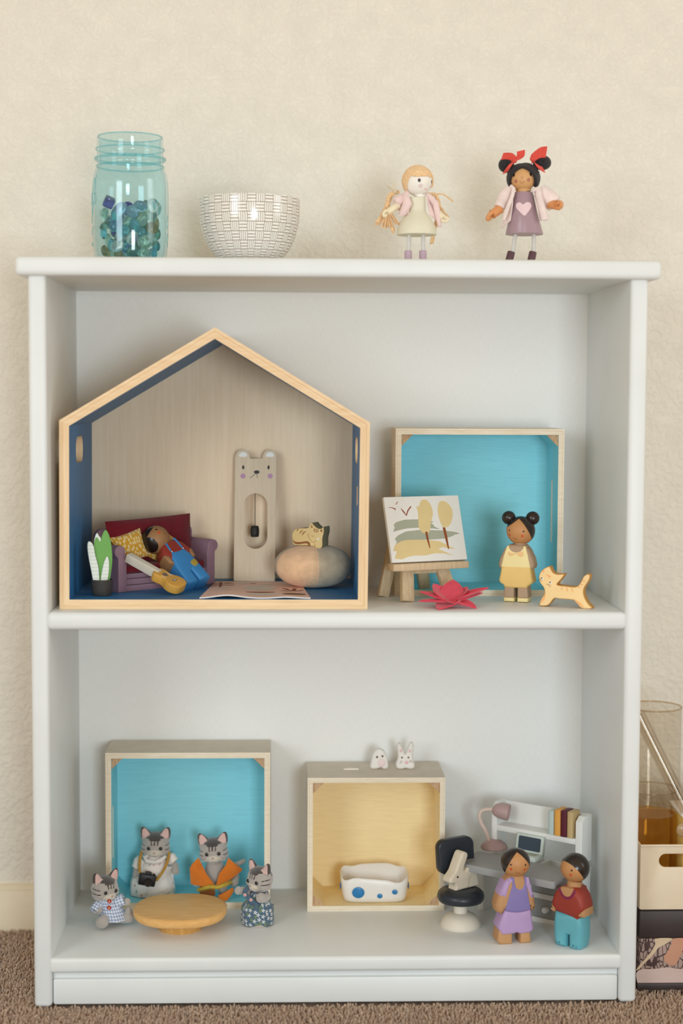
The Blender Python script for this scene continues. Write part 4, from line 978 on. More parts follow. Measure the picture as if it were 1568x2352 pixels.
# ---- orange cat
b = atZ(1302, 1396, ZM); OB = V((b.x, b.y+.006, ZM)); so = scl(OB); AO = -.40
oc = thing('wooden_cat', 'orange striped wooden cat walking on the shelf with tail raised', 'toy cat', OB, AO)
def qo(p): return [(x, z+.0004) for x, z in loc2([(px, py-(px-1302)*.055) for px, py in k8(p)], 1302, 1396.5, so, AO)]
oo = [(728, 1040), (735, 985), (760, 940), (800, 905), (858, 884), (880, 925), (912, 972), (970, 990), (1030, 985), (1050, 992), (1005, 1060), (955, 1128), (1060, 1146), (1160, 1160), (1215, 1145), (1250, 1095), (1285, 1020), (1330, 990), (1362, 1005), (1352, 1070), (1300, 1160), (1285, 1230), (1305, 1310), (1350, 1390), (1392, 1430), (1380, 1452), (1270, 1446), (1225, 1405), (1172, 1338), (1000, 1320), (925, 1312), (880, 1370), (832, 1412), (742, 1412), (738, 1385), (772, 1310), (802, 1240), (790, 1170), (742, 1100)]
OCP = P('apricot_cat_paint', 'f2d198', .55, .03); OED = P('dark_apricot_side_shade', 'cf9c52', .6, .04)
g = G(); g.slab(qo(cr(oo, 3)), .0125, .0012, -.00625); me = g.mesh('t'); me.materials.append(OCP); me.materials.append(OED)
for p in me.polygons: p.material_index = 0 if p.normal.y < -.75 else 1  # shaded flank put into the colour: non-front faces get the darker apricot
link('cat_body', me, oc, 35)
yo = -.00625; STR = P('orange_stripe_paint', 'eeb070', .6, .03)
g = G()
for p, w_ in (([(1015, 1155), (1020, 1180), (1022, 1200)], [8, 16, 5]), ([(1080, 1165), (1086, 1200), (1092, 1222)], [8, 16, 5]), ([(1140, 1170), (1150, 1205), (1160, 1228)], [8, 16, 5]), ([(1212, 1152), (1235, 1165), (1250, 1170)], [5, 14, 10]), ([(1235, 1120), (1262, 1130), (1280, 1132)], [5, 18, 10]), ([(1265, 1075), (1290, 1082), (1305, 1080)], [8, 22, 10]),
    ([(760, 1365), (790, 1310), (815, 1260)], [25, 36, 14]), ([(1180, 1330), (1235, 1380), (1285, 1425)], [14, 32, 18])): G().decal(qo(stroke(p, w_)), yo).build('stripe_print', STR, oc, 0)
G().decal(qo([(815, 985), (885, 1010), (860, 1040)]), yo).build('stripe_print', STR, oc, 0); G().decal(qo(oval(785, 945, 14, 18)), yo).build('stripe_print', STR, oc, 0)
for (x, y), (x2, y2) in (((772, 1046), (764, 1040)), ((876, 1104), (870, 1097))):
    o = G().decal(qo(oval(x, y, 15, 17)), yo).build('eye_print', WHP, oc, 0); G().decal(qo(oval(x2, y2, 9, 10)), yo-.00006).build('pupil_print', EYEP, o, 0)
for p in ([(736, 1045), (755, 1065), (775, 1080)], [(738, 1060), (760, 1072)], [(826, 1115), (850, 1135), (880, 1160)], [(840, 1118), (884, 1138)]): G().decal(qo(stroke(p, 4)), yo).build('whisker_print', P('whisker_brown', '8a6238', .6, 0), oc, 0)

# ================================================================== bottom shelf: cat family
FUR = ATTR('grey_flocked_fur')
GREY, DARK, LITE, PNK, CRM = lin('aca49d'), lin('3f3633'), lin('cfc5b6'), lin('d9b5ae'), lin('b7aea4')
def cat_mesh(headM, solids, hs=1.0):
    """headM: head frame in the figure; solids: function adding torso and limbs (metres)"""
    g = G(); S = Matrix.Scale(.001*hs, 4); HM = headM @ S
    g.ell((0, 0, 0), (15.4, 13.2, 13.2), M=HM); g.ell((-7.5, -2.5, -4.5), (8.6, 9.2, 8.2), M=HM); g.ell((7.5, -2.5, -4.5), (8.6, 9.2, 8.2), M=HM)
    g.ell((0, -9.5, -6.0), (7.6, 6.2, 5.8), M=HM)
    ears = []
    for sx in (-1, 1):
        E_ = T(sx*9.6, .5, 7.2) @ RY(sx*.30) @ RZ(sx*-.12); ears.append(E_)
        g.loft([(-1, 0, 0, 6.6, 4.6), (3, 0, 0, 6.2, 3.4), (7, sx*.4, 0, 5.0, 2.6), (10, sx*.8, 0, 3.6, 2.0), (12.2, sx*1.1, 0, 2.0, 1.3), (13.0, sx*1.2, 0, .6, .5)], 20, M=HM @ E_)
    solids(g); me = fuse(g, .00062, 5)
    inv = HM.inverted(); ei = [(HM @ e).inverted() for e in ears]
    at = me.color_attributes.new('coat', 'FLOAT_COLOR', 'POINT'); cols = []
    for v in me.vertices:
        p = inv @ v.co; c = GREY; x, y, z = p; ax_ = abs(x)
        inhead = (x/16.5)**2+(y/17.5)**2+(z/14.5)**2 < 1.06
        if inhead or z > 8:
            if inhead and z > -14:
                if z > 7.2+.10*ax_*0 and ax_ < 6.2 and y < 4: c = DARK
                if z > 8.6: c = DARK
                if y > 3 and z > 4: c = DARK
                for x0 in (-3.5, 0, 3.5):
                    if y < -3 and abs(x-x0*(1+.02*(z-6))) < .75 and 2.6 < z < 9: c = DARK
                for z0, dz in ((1.2, .10), (-2.8, -.05)):
                    if y < 1 and ax_ > 11.2 and abs(z-z0-dz*(ax_-12)) < .55: c = DARK
                if y < -5.0 and (x/8.4)**2+((z+7.4)/5.2)**2 < 1: c = LITE
            for e in ei:
                q = e @ v.co
                if q.z > 1.0 and q.z < 14.5 and abs(q.x) < 8.5 and abs(q.y) < 5:
                    c = DARK
                    if q.y < -.3 and q.z > 1.2 and abs(q.x-.05*q.z*(1 if q.x > 0 else -1)) < 4.6*(1-(q.z/12.2)**2) and q.z < 11.2: c = PNK
        cols += c
    at.data.foreach_set('color', cols)
    me.materials.append(FUR); return me, HM
EYEB = P('glossy_black_eye', '0d0b0b', .08, 0, coat=.5); NOSE = P('pink_nose', 'b98d80', .6, 0); WHISK = P('pale_whisker', 'd8d3c8', .6, 0)
def face(root, HM):
    for sx in (-1, 1): G().ell((sx*6.6, -12.2, -.6), (1.95, 1.4, 2.05), M=HM, u=16, w_=10).build('eye', EYEB, root, 60)
    G().ell((0, -15.6, -4.2), (1.3, .7, .9), M=HM, u=12, w_=8).build('nose', NOSE, root, 60)
    g = G()
    for sx in (-1, 1):
        for k in (0, 1): g.tube([HM @ V((sx*5.5, -14, -6-k)), HM @ V((sx*14, -15.5, -6.5-k*1.5))], .00012, 4)
    g.build('whiskers', WHISK, root)
def uvmat(name, fn, rough=.9):
    q = N(name); t = q.n('UVMap'); sp = q.n('SeparateXYZ'); q.L.new(t.outputs[0], sp.inputs[0])
    col = fn(q, sp.outputs[0], sp.outputs[1]); n = q.noise(q.coord('UV'), 2400, 2); q.bump(n, .35, .0004); return q.out(col, rough, 0, .2, .1)
def f_gingham(q, u, v):
    a = q.math('GREATER_THAN', q.math('FRACT', q.math('MULTIPLY', u, 310)), .5); b_ = q.math('GREATER_THAN', q.math('FRACT', q.math('MULTIPLY', v, 310)), .5)
    return q.mix(q.math('MULTIPLY', q.math('ADD', a, b_), .5), lin('dfe3ea'), lin('8699bd'))
GING = uvmat('blue_gingham_cotton', f_gingham)
def flower_fn(base, c1, c2, scale, r1, share):
    def fn(q, u, v):
        cb = q.n('CombineXYZ'); q.L.new(q.math('MULTIPLY', u, scale), cb.inputs[0]); q.L.new(q.math('MULTIPLY', v, scale), cb.inputs[1])
        vo = q.n('TexVoronoi', voronoi_dimensions='2D'); q.L.new(cb.outputs[0], vo.inputs['Vector']); vo.inputs['Scale'].default_value = 1; vo.inputs['Randomness'].default_value = .7
        sb = q.n('VectorMath', operation='SUBTRACT'); q.L.new(cb.outputs[0], sb.inputs[0]); q.L.new(vo.outputs['Position'], sb.inputs[1]); s2 = q.n('SeparateXYZ'); q.L.new(sb.outputs[0], s2.inputs[0])
        th = q.math('ARCTAN2', s2.outputs[1], s2.outputs[0]); r = vo.outputs['Distance']
        lim = q.math('MULTIPLY', q.math('ADD', .55, q.math('MULTIPLY', q.math('COSINE', q.math('MULTIPLY', th, 5.0)), .45)), r1)
        pet = q.math('MULTIPLY', q.math('LESS_THAN', r, lim), q.math('GREATER_THAN', r, r1*.14))
        rnd_ = q.n('SeparateColor'); q.L.new(vo.outputs['Color'], rnd_.inputs[0])
        kind = q.math('GREATER_THAN', rnd_.outputs[0], share)
        pc = q.mix(kind, lin(c1), lin(c2)); return q.mix(pet, lin(base), pc)
    return fn
BFLOR = uvmat('blue_floral_cotton', flower_fn('4d6478', 'e6e5e2', '7f8f4f', 200, .46, .62)); WFLOR = uvmat('white_floral_cotton', flower_fn('e9dfd8', 'b04a45', '4c5d48', 95, .20, .5))
WCOT = FABRIC('white_cotton', 'dcd6d0', .95, 1400, .6, .05, .3)
def figure(label, foot_px, Yf, z0):
    b = atY(foot_px[0], foot_px[1], Yf); o = thing('cat_figure', label, 'cat figure', (b.x, Yf, z0)); B_ = V((b.x, Yf, z0))
    def Lx(cv): return lambda x, y, dy=0: atY(*cv([(x, y)])[0], Yf+dy)-B_
    return o, B_, Lx
kA = conv(190, 1880, 6.533); kB = conv(410, 1890, 6.533)
def limb(g, pts, r): g.tube(cr([tuple(p) for p in pts], 4, False), r if not isinstance(r, list) else [r[0]+(r[-1]-r[0])*i/((len(pts)-1)*4) for i in range((len(pts)-1)*4+1)], 14); g.ell(pts[-1], (r[-1] if isinstance(r, list) else r)*1.08, u=16, w_=10)

# ---- mother
ZBX = ZB+.0063
mom, B_, Lx = figure('grey cat figure in a white floral dress wearing a camera', (350, 2064), .1875, ZBX); L = Lx(kA); hcen = L(1095, 372); HMm = T(*hcen) @ RX(.16) @ RZ(-.03)
tz = hcen.z
def sol(g):
    g.ell((hcen.x, 0, tz*.46), (.0115, .0095, tz*.42)); g.ell((hcen.x, 0, tz*.78), (.0075, .007, .010))
    for sx in (-.006, .006): limb(g, [(hcen.x+sx, -.001, .012), (hcen.x+sx, -.002, .004)], .0045)
    limb(g, [L(860, 640), L(815, 740, -.002), L(800, 850, -.005)], [.0036, .0040]); limb(g, [L(1330, 640), L(1385, 710, -.004), L(1390, 790, -.009)], [.0036, .0040])
me, HM = cat_mesh(HMm, sol); link('cat_body', me, mom, 80); face(mom, HM)
dz = lambda y: L(0, y).z
g = G(); cx = L(1040, 0).x
g.loft([(.0008, cx, 0, .0245, .0168), (.006, cx, 0, .0246, .0170), (.016, cx, 0, .0236, .0160), (.026, cx+.0008, 0, .0195, .0135), (.034, cx+.0018, 0, .0160, .0110), (dz(640), hcen.x, 0, .0140, .0100), (dz(570), hcen.x, 0, .0098, .0082), (dz(540), hcen.x, 0, .0078, .0070)], 48, wob=lambda a, j: .03*sin(a*11)*(1 if j < 3 else .2))
g.build('dress', WFLOR, mom, 70)
g = G(); 
for x0, x1, y0, y1, sx in ((890, 805, 610, 740, -1), (1290, 1370, 600, 650, 1)):
    G().tube([L(x0, y0), L((x0+x1)/2, (y0+y1)/2-25, -.001), L(x1, y1, -.002)], [.0062, .0068, .0056], 16).build('sleeve', WFLOR, mom, 70)
g = G(); g.tube([L(985, 560, -.0085), L(925, 580, -.0075), L(960, 640, -.0120), L(1080, 660, -.0132), L(1170, 630, -.0120), L(1240, 570, -.0080)], [.0015, .0026, .0026, .0022, .0028, .0018], 12); g.build('collar', WCOT, mom, 70)
kap = lambda x, y: L(x, y).x
def apr(u, v):
    x = kap(1030+330*u-60*v*(1-u), 0); z = dz(760-60*u+40*(1-u)+(330-20*u)*v); rx = .0175+.007*v; ry = .0126+.0052*v; dx = (x-cx)/rx; return (x, -ry*sqrt(max(1-dx*dx, .02))-.0012, z)
g = G(); g.sheet(apr, 14, 12, .0006); g.build('apron', WCOT, mom, 70)
g = G()
for i in range(15):
    u = i/14; p0 = V(apr(u, .93)); p1 = V(apr(u, 1.0)); g.ell((p1.x, p1.y-.0006, p1.z-.0008), (.0017, .0005, .0019), u=10, w_=6)
    g.ell((p0.x, p0.y-.0008, p0.z), (.0013, .0004, .0013), u=10, w_=6)
g.build('lace_trim', P('lace_white', 'd4ccc4', .95, .25, 900, .6, 900), mom, 70)
# camera hanging from her neck
p = L(968, 912, -.0235)+B_; camr = thing('toy_camera', 'tiny black camera on a gold chain around the neck of the cat figure', 'toy camera', p); camr.rotation_euler = (0, .20, .12)
CB_ = P('black_camera_plastic', '191314', .45, .1, 200, .2, 600)
G().box((0, 0, -.0005), (.0185, .0065, .0125), .0012).build('camera_body', CB_, camr, 40)
g = G(); g.box((0, 0, .0068), (.0070, .0050, .0035), .0009); g.build('viewfinder', CB_, camr, 40)
g = G(); g.lathe([(0, -.0030), (.0030, -.0030), (.0036, -.0036), (.0042, -.0036), (.0044, 0), (.0044, .003), (0, .003)], 28, M=RX(pi/2) @ RY(pi)); o = g.build('lens', P('dark_lens', '241d1d', .2, .05, coat=.4), camr, 40, loc=(.001, -.0045, -.0018)); 
g = G(); g.lathe([(0, 0), (.0012, 0), (.0012, .0014), (0, .0014)], 14); g.build('shutter_button', CB_, camr, 40, loc=(.0062, 0, .0058))
GOLD = P('gold_chain', 'b4862a', .4, .15, 600, .3, 900)
g = G()
for pth in ([L(885, 490, -.004), L(862, 600, -.0115), L(850, 720, -.0165), L(862, 820, -.021)], [L(1295, 500, -.004), L(1275, 640, -.0125), L(1200, 800, -.0180), L(1108, 925, -.0215)]):
    ps = cr([tuple(q+B_-p) for q in pth], 9, False); rinv = Euler((0, .20, .12)).to_matrix().inverted()
    for i, q in enumerate(ps):
        q = rinv @ V(q); d = V((sin(i*1.6), cos(i*1.6)*.6, 0))*.0007
        g.ell(q+d, (.00105, .00085, .00125), u=8, w_=6); g.ell(q-d, (.00105, .00085, .00125), u=8, w_=6)
g.build('chain', GOLD, camr, 60)

# ---- father
dad, B_, Lx = figure('grey cat figure in an orange felt cape with fuzzy yellow belt', (497, 2078), .174, ZBX); L = Lx(kB); hcen = L(527, 395); tz = hcen.z
def sol(g):
    bx = L(545, 0).x; g.ell((bx, .002, tz*.50), (.0115, .0095, tz*.32)); g.ell((hcen.x, .001, tz*.74), (.0075, .007, .010))
    limb(g, [(bx-.007, 0, tz*.28), (bx-.009, 0, .012), (bx-.010, -.002, .0045)], [.0056, .0050]); limb(g, [(bx+.007, 0, tz*.28), L(700, 1130, .002), L(735, 1205, 0)], [.0056, .0048]); g.ell(L(760, 1205, -.004), (.0062, .0075, .0044))
    limb(g, [L(760, 660, 0), L(845, 780, -.001), L(835, 890, -.004)], [.0044, .0046]); limb(g, [L(800, 640, 0), L(900, 610, 0), L(975, 570, 0)], [.0030, .0022]); limb(g, [L(330, 700, 0), L(270, 800, 0), L(270, 900, -.002)], [.0042, .0040])
me, HM = cat_mesh(T(*hcen) @ RX(.12) @ RY(-.09) @ RZ(-.05), sol); link('cat_body', me, dad, 80); face(dad, HM)
ORF = FABRIC('orange_felt', 'd4731f', 1, 1200, .8, .08, .25)
def felt(name, poly, x0, yz, ang, mat=ORF):
    xo = L(x0, 0).x; pts = [(L(x, y).x, L(x, y).z) for x, y in poly]; c = cos(ang)
    G().slab([((x-xo)/c, z) for x, z in pts], .0013, .0003, -.00065, M=T(xo, yz, 0) @ RZ(ang)).build(name, mat, dad, 40)
felt('cape_half', [(308, 478), (210, 585), (175, 655), (192, 888), (330, 902), (470, 898), (565, 905), (575, 890), (430, 720), (352, 570)], 575, -.0175, -.35)
felt('cape_half', [(752, 475), (860, 590), (958, 665), (940, 700), (800, 795), (580, 915), (562, 900), (620, 700), (712, 590)], 560, -.0165, .35)
felt('cape_tail', [(595, 1030), (660, 1010), (822, 925), (832, 985), (800, 1040), (690, 1158), (625, 1090)], 600, -.0140, .25)
felt('trouser_front', [(320, 900), (540, 905), (560, 1000), (530, 1100), (330, 1100)], 540, -.0135, -.30, FABRIC('rust_brown_felt', '8a4f24', 1, 1200, .8, .1, .2))
BELT = P('yellow_pipe_cleaner', 'c9ae49', 1, .2, 600, .3, 900)
g = G(); ps = cr([tuple(q) for q in (L(300, 1010, -.004), L(360, 990, -.012), L(470, 960, -.0185), L(580, 965, -.0195), L(690, 930, -.0165), L(790, 885, -.006))], 14, False); g.tube(ps, .0017, 8); rnd = random.Random(9)
for i in range(len(ps)-1):
    for k in range(26):
        c = V(ps[i]).lerp(V(ps[i+1]), rnd.random()); d = V((rnd.gauss(0, 1), rnd.gauss(0, 1), rnd.gauss(0, 1))).normalized(); e = d.orthogonal()*.00022; q = c+d*.0034; g.add([c+e, c-e, q], [[0, 1, 2]])
g.build('belt', BELT, dad, 0)

# ---- seated kitten
k1, B_, Lx = figure('small grey cat figure in a blue gingham shirt sitting on the shelf', (243, 2118), .104, ZB); L = Lx(kA); hcen = L(325, 1030, 0); tz = hcen.z
def sol(g):
    bx = L(400, 0).x; g.ell((bx, .001, .0155), (.0105, .0095, .0140)); g.ell((L(370, 0).x, 0, .028), (.007, .0065, .009))
    limb(g, [(bx-.004, -.002, .007), L(330, 1500, -.010), L(300, 1545, -.018)], [.0052, .0050]); g.ell(L(290, 1560, -.020), (.0068, .0040, .0062))
    limb(g, [(bx+.005, 0, .008), L(600, 1490, -.002), L(685, 1480, -.004)], [.0058, .0056]); g.ell(L(690, 1440, -.003), (.0040, .0045, .0085))
    limb(g, [L(250, 1240, -.002), L(210, 1320, -.006), L(240, 1370, -.011)], [.0036, .0038]); limb(g, [L(540, 1240, -.002), L(610, 1250, -.004), L(660, 1250, -.005)], [.0034, .0038])
me, HM = cat_mesh(T(*hcen) @ RZ(.72) @ RX(.16), sol, .97); link('cat_body', me, k1, 80); face(k1, HM)
g = G(); zz = lambda y: L(0, y).z
g.loft([(zz(1500), L(450, 0).x, -.001, .0150, .0135), (zz(1440), L(440, 0).x, -.001, .0140, .0125), (zz(1330), L(410, 0).x, 0, .0122, .0112), (zz(1240), L(380, 0).x, 0, .0112, .0105), (zz(1185), L(355, 0).x, 0, .0100, .0095), (zz(1160), L(350, 0).x, 0, .0110, .0105)], 44, wob=lambda a, j: .05*sin(a*9+j*.4)*(1 if j in (0, 5) else .25), caps=False); g.build('shirt', GING, k1, 70)
g = G(); g.loft([(-.0065, 0, 0, .0056, .0056), (-.004, 0, 0, .0060, .0060), (.001, 0, 0, .0054, .0054), (.006, 0, 0, .0048, .0048)], 24, M=T(*L(225, 1310, -.007)) @ RX(-.7) @ RY(.5), caps=False, wob=lambda a, j: .05*sin(a*5)); g.build('sleeve', GING, k1, 70)
g = G(); g.loft([(-.004, 0, 0, .0054, .0054), (.002, 0, 0, .0060, .0060), (.005, 0, 0, .0060, .0060)], 24, M=T(*L(555, 1235, -.004)) @ RY(1.2), caps=False, wob=lambda a, j: .05*sin(a*5)); g.build('sleeve', GING, k1, 70)
RB = P('red_button', 'b32a2a', .3, 0); GB_ = P('gold_button_centre', 'e0b76a', .3, 0)
for x, y in ((400, 1243), (395, 1340)):
    p = L(x, y, -.0135); o = G().lathe([(0, -.0005), (.0018, -.0005), (.0022, 0), (.0018, .0006), (.0013, .0004), (0, .0004)], 20, M=RX(pi/2)).build('button', RB, k1, 50, loc=p); G().ell((0, -.0006, 0), (.0007, .0004, .0011), u=10, w_=6).build('button_centre', GB_, o)

# ---- standing kitten
k2, B_, Lx = figure('small grey cat figure in a blue floral dress standing beside the table', (590, 2118), .103, ZB); L = Lx(kB); hcen = L(1225, 830, 0); tz = hcen.z
def sol(g):
    bx = L(1210, 0).x; g.ell((bx, 0, .019), (.0105, .0095, .0165)); g.ell((L(1200, 0).x, 0, .031), (.007, .0065, .009))
    limb(g, [(bx-.002, -.003, .009), L(1190, 1510, -.006), L(1180, 1530, -.009)], [.0050, .0048]); g.ell(L(1195, 1540, -.010), (.0085, .0060, .0040)); limb(g, [(bx+.005, .003, .010), (bx+.006, .003, .0045)], .0046)
    limb(g, [L(1060, 1040, -.002), L(980, 1020, -.004), L(900, 1015, -.006)], [.0036, .0042]); limb(g, [L(1330, 1100, -.003), L(1290, 1130, -.011), L(1235, 1125, -.0165)], [.0040, .0050])
me, HM = cat_mesh(T(*hcen) @ RZ(-.80) @ RX(.08), sol, .97); link('cat_body', me, k2, 80); face(k2, HM)
zz = lambda y: L(0, y).z; g = G(); cx = L(1190, 0).x
g.loft([(zz(1500), cx, 0, .0168, .0150), (zz(1470), cx-.0002, 0, .0172, .0155), (zz(1350), cx-.0004, 0, .0172, .0152), (zz(1240), cx-.0005, 0, .0165, .0145), (zz(1190), cx, 0, .0140, .0120), (zz(1150), cx+.0004, 0, .0120, .0108), (zz(1060), cx+.0008, 0, .0108, .0098), (zz(1030), cx+.001, 0, .0090, .0085)], 48, wob=lambda a, j: (.045*sin(a*10) if 2 < j < 5 else .02*sin(a*10))); g.build('dress', BFLOR, k2, 70)
g = G(); ribs = [L(1050, 960, -.006), L(1010, 1010, -.010), L(1000, 1080, -.0125), L(1090, 1150, -.0145), L(1180, 1230, -.0145)]; g.tube(cr([tuple(p) for p in ribs], 4, False), .0024, 10); g.build('frill', BFLOR, k2, 70)
for x, y in ((995, 1082), (1087, 1157)):
    o = G().lathe([(0, -.0005), (.0015, -.0005), (.0018, 0), (.0015, .0006), (0, .0005)], 18, M=RX(pi/2)).build('button', P('pink_button', 'd9aeb0', .4, 0), k2, 50, loc=L(x, y, -.0165)); G().ell((0, -.0008, 0), (.0005, .0004, .0005), u=8, w_=6).build('button_centre', RB, o)

# ---- round table
b = atZ(416, 2149, ZB); tb = thing('round_table', 'low round honey coloured wooden table between the cat figures', 'table', (b.x-.0025, b.y+.0235, ZB))
HON = WOOD('honey_wood', 'eabd80', 'daa660', 0, .45, 1.0, 8); tzp = .0232
pf_ = [(tzp-.0100, .0440), (tzp-.0085, .0468), (tzp-.0050, .0488), (tzp-.0018, .0488), (tzp-.0004, .0474), (tzp, .0450)]
g = G(); g.loft([(z, 0, 0, r, r*.96) for z, r in pf_], 64, 2.35); g.build('tabletop', HON, tb, 40)
g = G(); g.loft([(0, 0, 0, .0222, .0215), (.0006, 0, 0, .0226, .0219), (tzp-.0095, 0, 0, .0236, .0228)], 56, wob=lambda a, j: .006*sin(a*40)); g.build('pedestal', WOOD('honey_wood_base', 'deb06a', 'c5924c', 2, .5, 1.2, 10), tb, 40)

# ================================================================== yellow box group
k7 = conv(690, 1680, 4.356)
# ---- clay bed
YB0 = .1485; bl = atY(790, 2080, YB0); br = atY(930, 2080, YB0); bed = thing('clay_bed', 'white clay bed with a wavy rim and blue dots in the yellow box', 'toy bed', ((bl.x+br.x)/2+.0005, YB0+.021, ZB+.0058))
CLAY = P('white_clay', 'e6e2dc', .4, .03, 40, .25, 90, .15)
n = 72; v = []; f = []
def rimz(a):
    fr = max(0, -sin(a)); bk = max(0, sin(a)); x = cos(a); return .0285+.0035*bk*(1+.4*sin(x*7+1))-.0030*fr+fr*.0032*sin(x*4.2+2.6)
def sup(a, rx, ry, p=4.5): c, s = cos(a), sin(a); return rx*math.copysign(abs(c)**(2/p), c), ry*math.copysign(abs(s)**(2/p), s)
rows = [(.0300, .0150, lambda a: 0), (.0335, .0185, lambda a: .0015), (.0352, .0200, lambda a: .007), (.0368, .0208, lambda a: rimz(a)*.7), (.0374, .0212, lambda a: rimz(a)-.001), (.0366, .0204, lambda a: rimz(a)), (.0350, .0188, lambda a: rimz(a)-.001), (.0330, .0168, lambda a: .012), (.030, .0140, lambda a: .0045)]
for rx, ry, zf in rows:
    for k in range(n): a = 2*pi*k/n; x, y = sup(a, rx, ry); v.append((x, y, zf(a)))
for j in range(len(rows)-1):
    for k in range(n): k2_ = (k+1) % n; f.append([j*n+k, j*n+k2_, (j+1)*n+k2_, (j+1)*n+k])
f.append(list(range(n))[::-1]); f.append([(len(rows)-1)*n+k for k in range(n)])
G().add(v, f).build('bed_shell', CLAY, bed, 60)
BDOT = P('blue_dot_glaze', '1f74ab', .3, .05)
for x, y, r in ((577, 1613, 61), (793, 1649, 27), (942, 1607, 27)):
    p = atY(*k7([(x, y)])[0], YB0)-V(bed.location); rr = r/4.356*scl(bed.location); yy = -.0208-.0004 if p.z > .012 else -.0203
    G().ell((p.x, yy, p.z), (rr, .0007, rr*.92), u=24, w_=8).build('blue_dot', BDOT, bed, 60)
for sx in (-1, 1): G().ell((sx*.0372, -.006, .0160), (.0008, .0035, .0042), u=16, w_=8).build('blue_dot', BDOT, bed, 60)
# ---- two clay critters and a chip on top
ZY = ZB+.1465
def critter(name, label, foot, outline, cx):
    b = atZ(*k7([foot])[0], ZY); B_ = V((b.x, b.y+.0035, ZY)); s_ = scl(B_); o = thing(name, label, 'clay figure', B_)
    q_ = lambda p: [(x, max(z, .0002)) for x, z in loc2(k7(p), *k7([foot])[0], s_)]
    G().slab(q_(cr(outline, 3)), .0090, .0026, -.0045, res=4).build('body', CLAY, o, 60); return o, q_
gh, q_ = critter('clay_dog', 'white clay dog face figure on top of the yellow box', (790, 380), [(712, 378), (697, 350), (708, 290), (725, 225), (755, 183), (790, 172), (828, 188), (858, 235), (874, 300), (879, 345), (868, 377), (832, 380), (806, 362), (780, 370), (745, 381)], 790)
for x, y in ((764, 253), (818, 245)): c = q_([(x, y)])[0]; G().ell((c[0], -.0044, c[1]), (.0013, .0006, .0013), u=12, w_=8).build('eye', P('brown_bead', '6d4a2c', .5, .1), gh, 60)
c = q_([(808, 312)])[0]; G().ell((c[0], -.0046, c[1]), (.0043, .0009, .0046), u=24, w_=10).build('snout', P('pale_pink_clay', 'e6d2ce', .5, .02), gh, 60)
bn, q_ = critter('clay_rabbit', 'white clay rabbit head with pink ears on top of the yellow box', (1050, 380), [(985, 378), (958, 360), (955, 320), (972, 270), (972, 210), (965, 150), (972, 120), (990, 115), (1010, 140), (1030, 190), (1048, 225), (1065, 185), (1085, 130), (1105, 108), (1128, 120), (1132, 160), (1125, 230), (1130, 290), (1142, 330), (1138, 365), (1105, 380), (1075, 375), (1050, 370), (1020, 378)], 1050)
for x, y in ((1013, 258), (1077, 258)): c = q_([(x, y)])[0]; G().ell((c[0], -.0044, c[1]), (.0011, .0006, .0011), u=12, w_=8).build('eye', P('brown_bead', '6d4a2c', .5, .1), bn, 60)
PKC = P('pink_clay', 'e6bcc2', .5, .02)
for x, y, rx, rz in ((1000, 188, .0012, .0019), (1091, 192, .0012, .0019)): c = q_([(x, y)])[0]; G().ell((c[0], -.0044, c[1]), (rx, .0006, rz), u=12, w_=8).build('inner_ear', PKC, bn, 60)
c = q_([(1058, 308)])[0]; G().ell((c[0], -.0046, c[1]), (.0023, .0009, .0019), u=16, w_=8).build('nose', PKC, bn, 60)
for pl_ in (((995, 295), (1018, 298)), ((990, 316), (1012, 308)), ((1085, 290), (1108, 288)), ((1088, 302), (1122, 303))):
    a, b_ = [q_([p])[0] for p in pl_]; G().tube([(a[0], -.0045, a[1]), (b_[0], -.0045, b_[1])], .0003, 6).build('whisker', P('brown_whisker_clay', '9a7550', .6, 0), bn)
b = atZ(*k7([(505, 382)])[0], ZY); g = G(); ol = cr([(-.0082, .002), (-.0045, .0034), (.001, .0030), (.0070, .0034), (.0085, .0015), (.0045, -.0010), (.0010, -.0034), (-.003, -.0020)], 3)
g.slab(ol, .0017, .0005, 0, M=RX(pi/2)); o = g.build('clay_chip', P('cream_clay_chip', 'efe6d8', .6, .05), None, 40); o.location = (b.x, b.y, ZY+.0001); o.location.z = ZY+.0002
tag(o, 'small flat cream clay chip lying on top of the yellow box', 'clay chip')

# ================================================================== desk corner
b = atZ(1097, 2089, ZB); DO = V((b.x, b.y, ZB)); AD = rad(-38)
desk = thing('toy_desk', 'white toy desk with grey top, drawers and book shelf', 'desk', DO, AD)
DW, DD, DZ = .113, .046, .0560
WD = P('white_toy_paint', 'e4e5e2', .5, .02, 60, .05, 300); GRT = P('grey_toy_paint', '9b9c9c', .55, .03, 60, .05, 300)
G().box((.0035, DD/2, DZ/2), (.007, DD, DZ), .0005).build('side_panel', WD, desk, 30)
G().box((.0620, DD/2, DZ/2), (.005, DD, DZ), .0005).build('side_panel', WD, desk, 30); G().box((.1095, DD/2, DZ/2), (.007, DD, DZ), .0005).build('side_panel', WD, desk, 30)
for z in (.0028, .0290): G().box((.0855, DD/2, z), (.042, DD-.002, .0056), .0004).build('rail', WD, desk, 30)
G().box((.058, DD-.0015, DZ/2), (.110, .003, DZ-.001), .0003).build('back_panel', WD, desk, 30)
for z0, z1 in ((.0060, .0258), (.0322, .0555)):
    o = G().box((.0855, .010, (z0+z1)/2), (.0405, .016, z1-z0), .0006).build('drawer', GRT, desk, 30)
    g = G(); g.lathe([(0, 0), (.0029, 0), (.0034, .0006), (.0034, .0058), (.0029, .0064), (0, .0064)], 20, M=RX(pi/2)); g.build('knob', WD, o, 40, loc=(.0835, .0025, (z0+z1)/2))
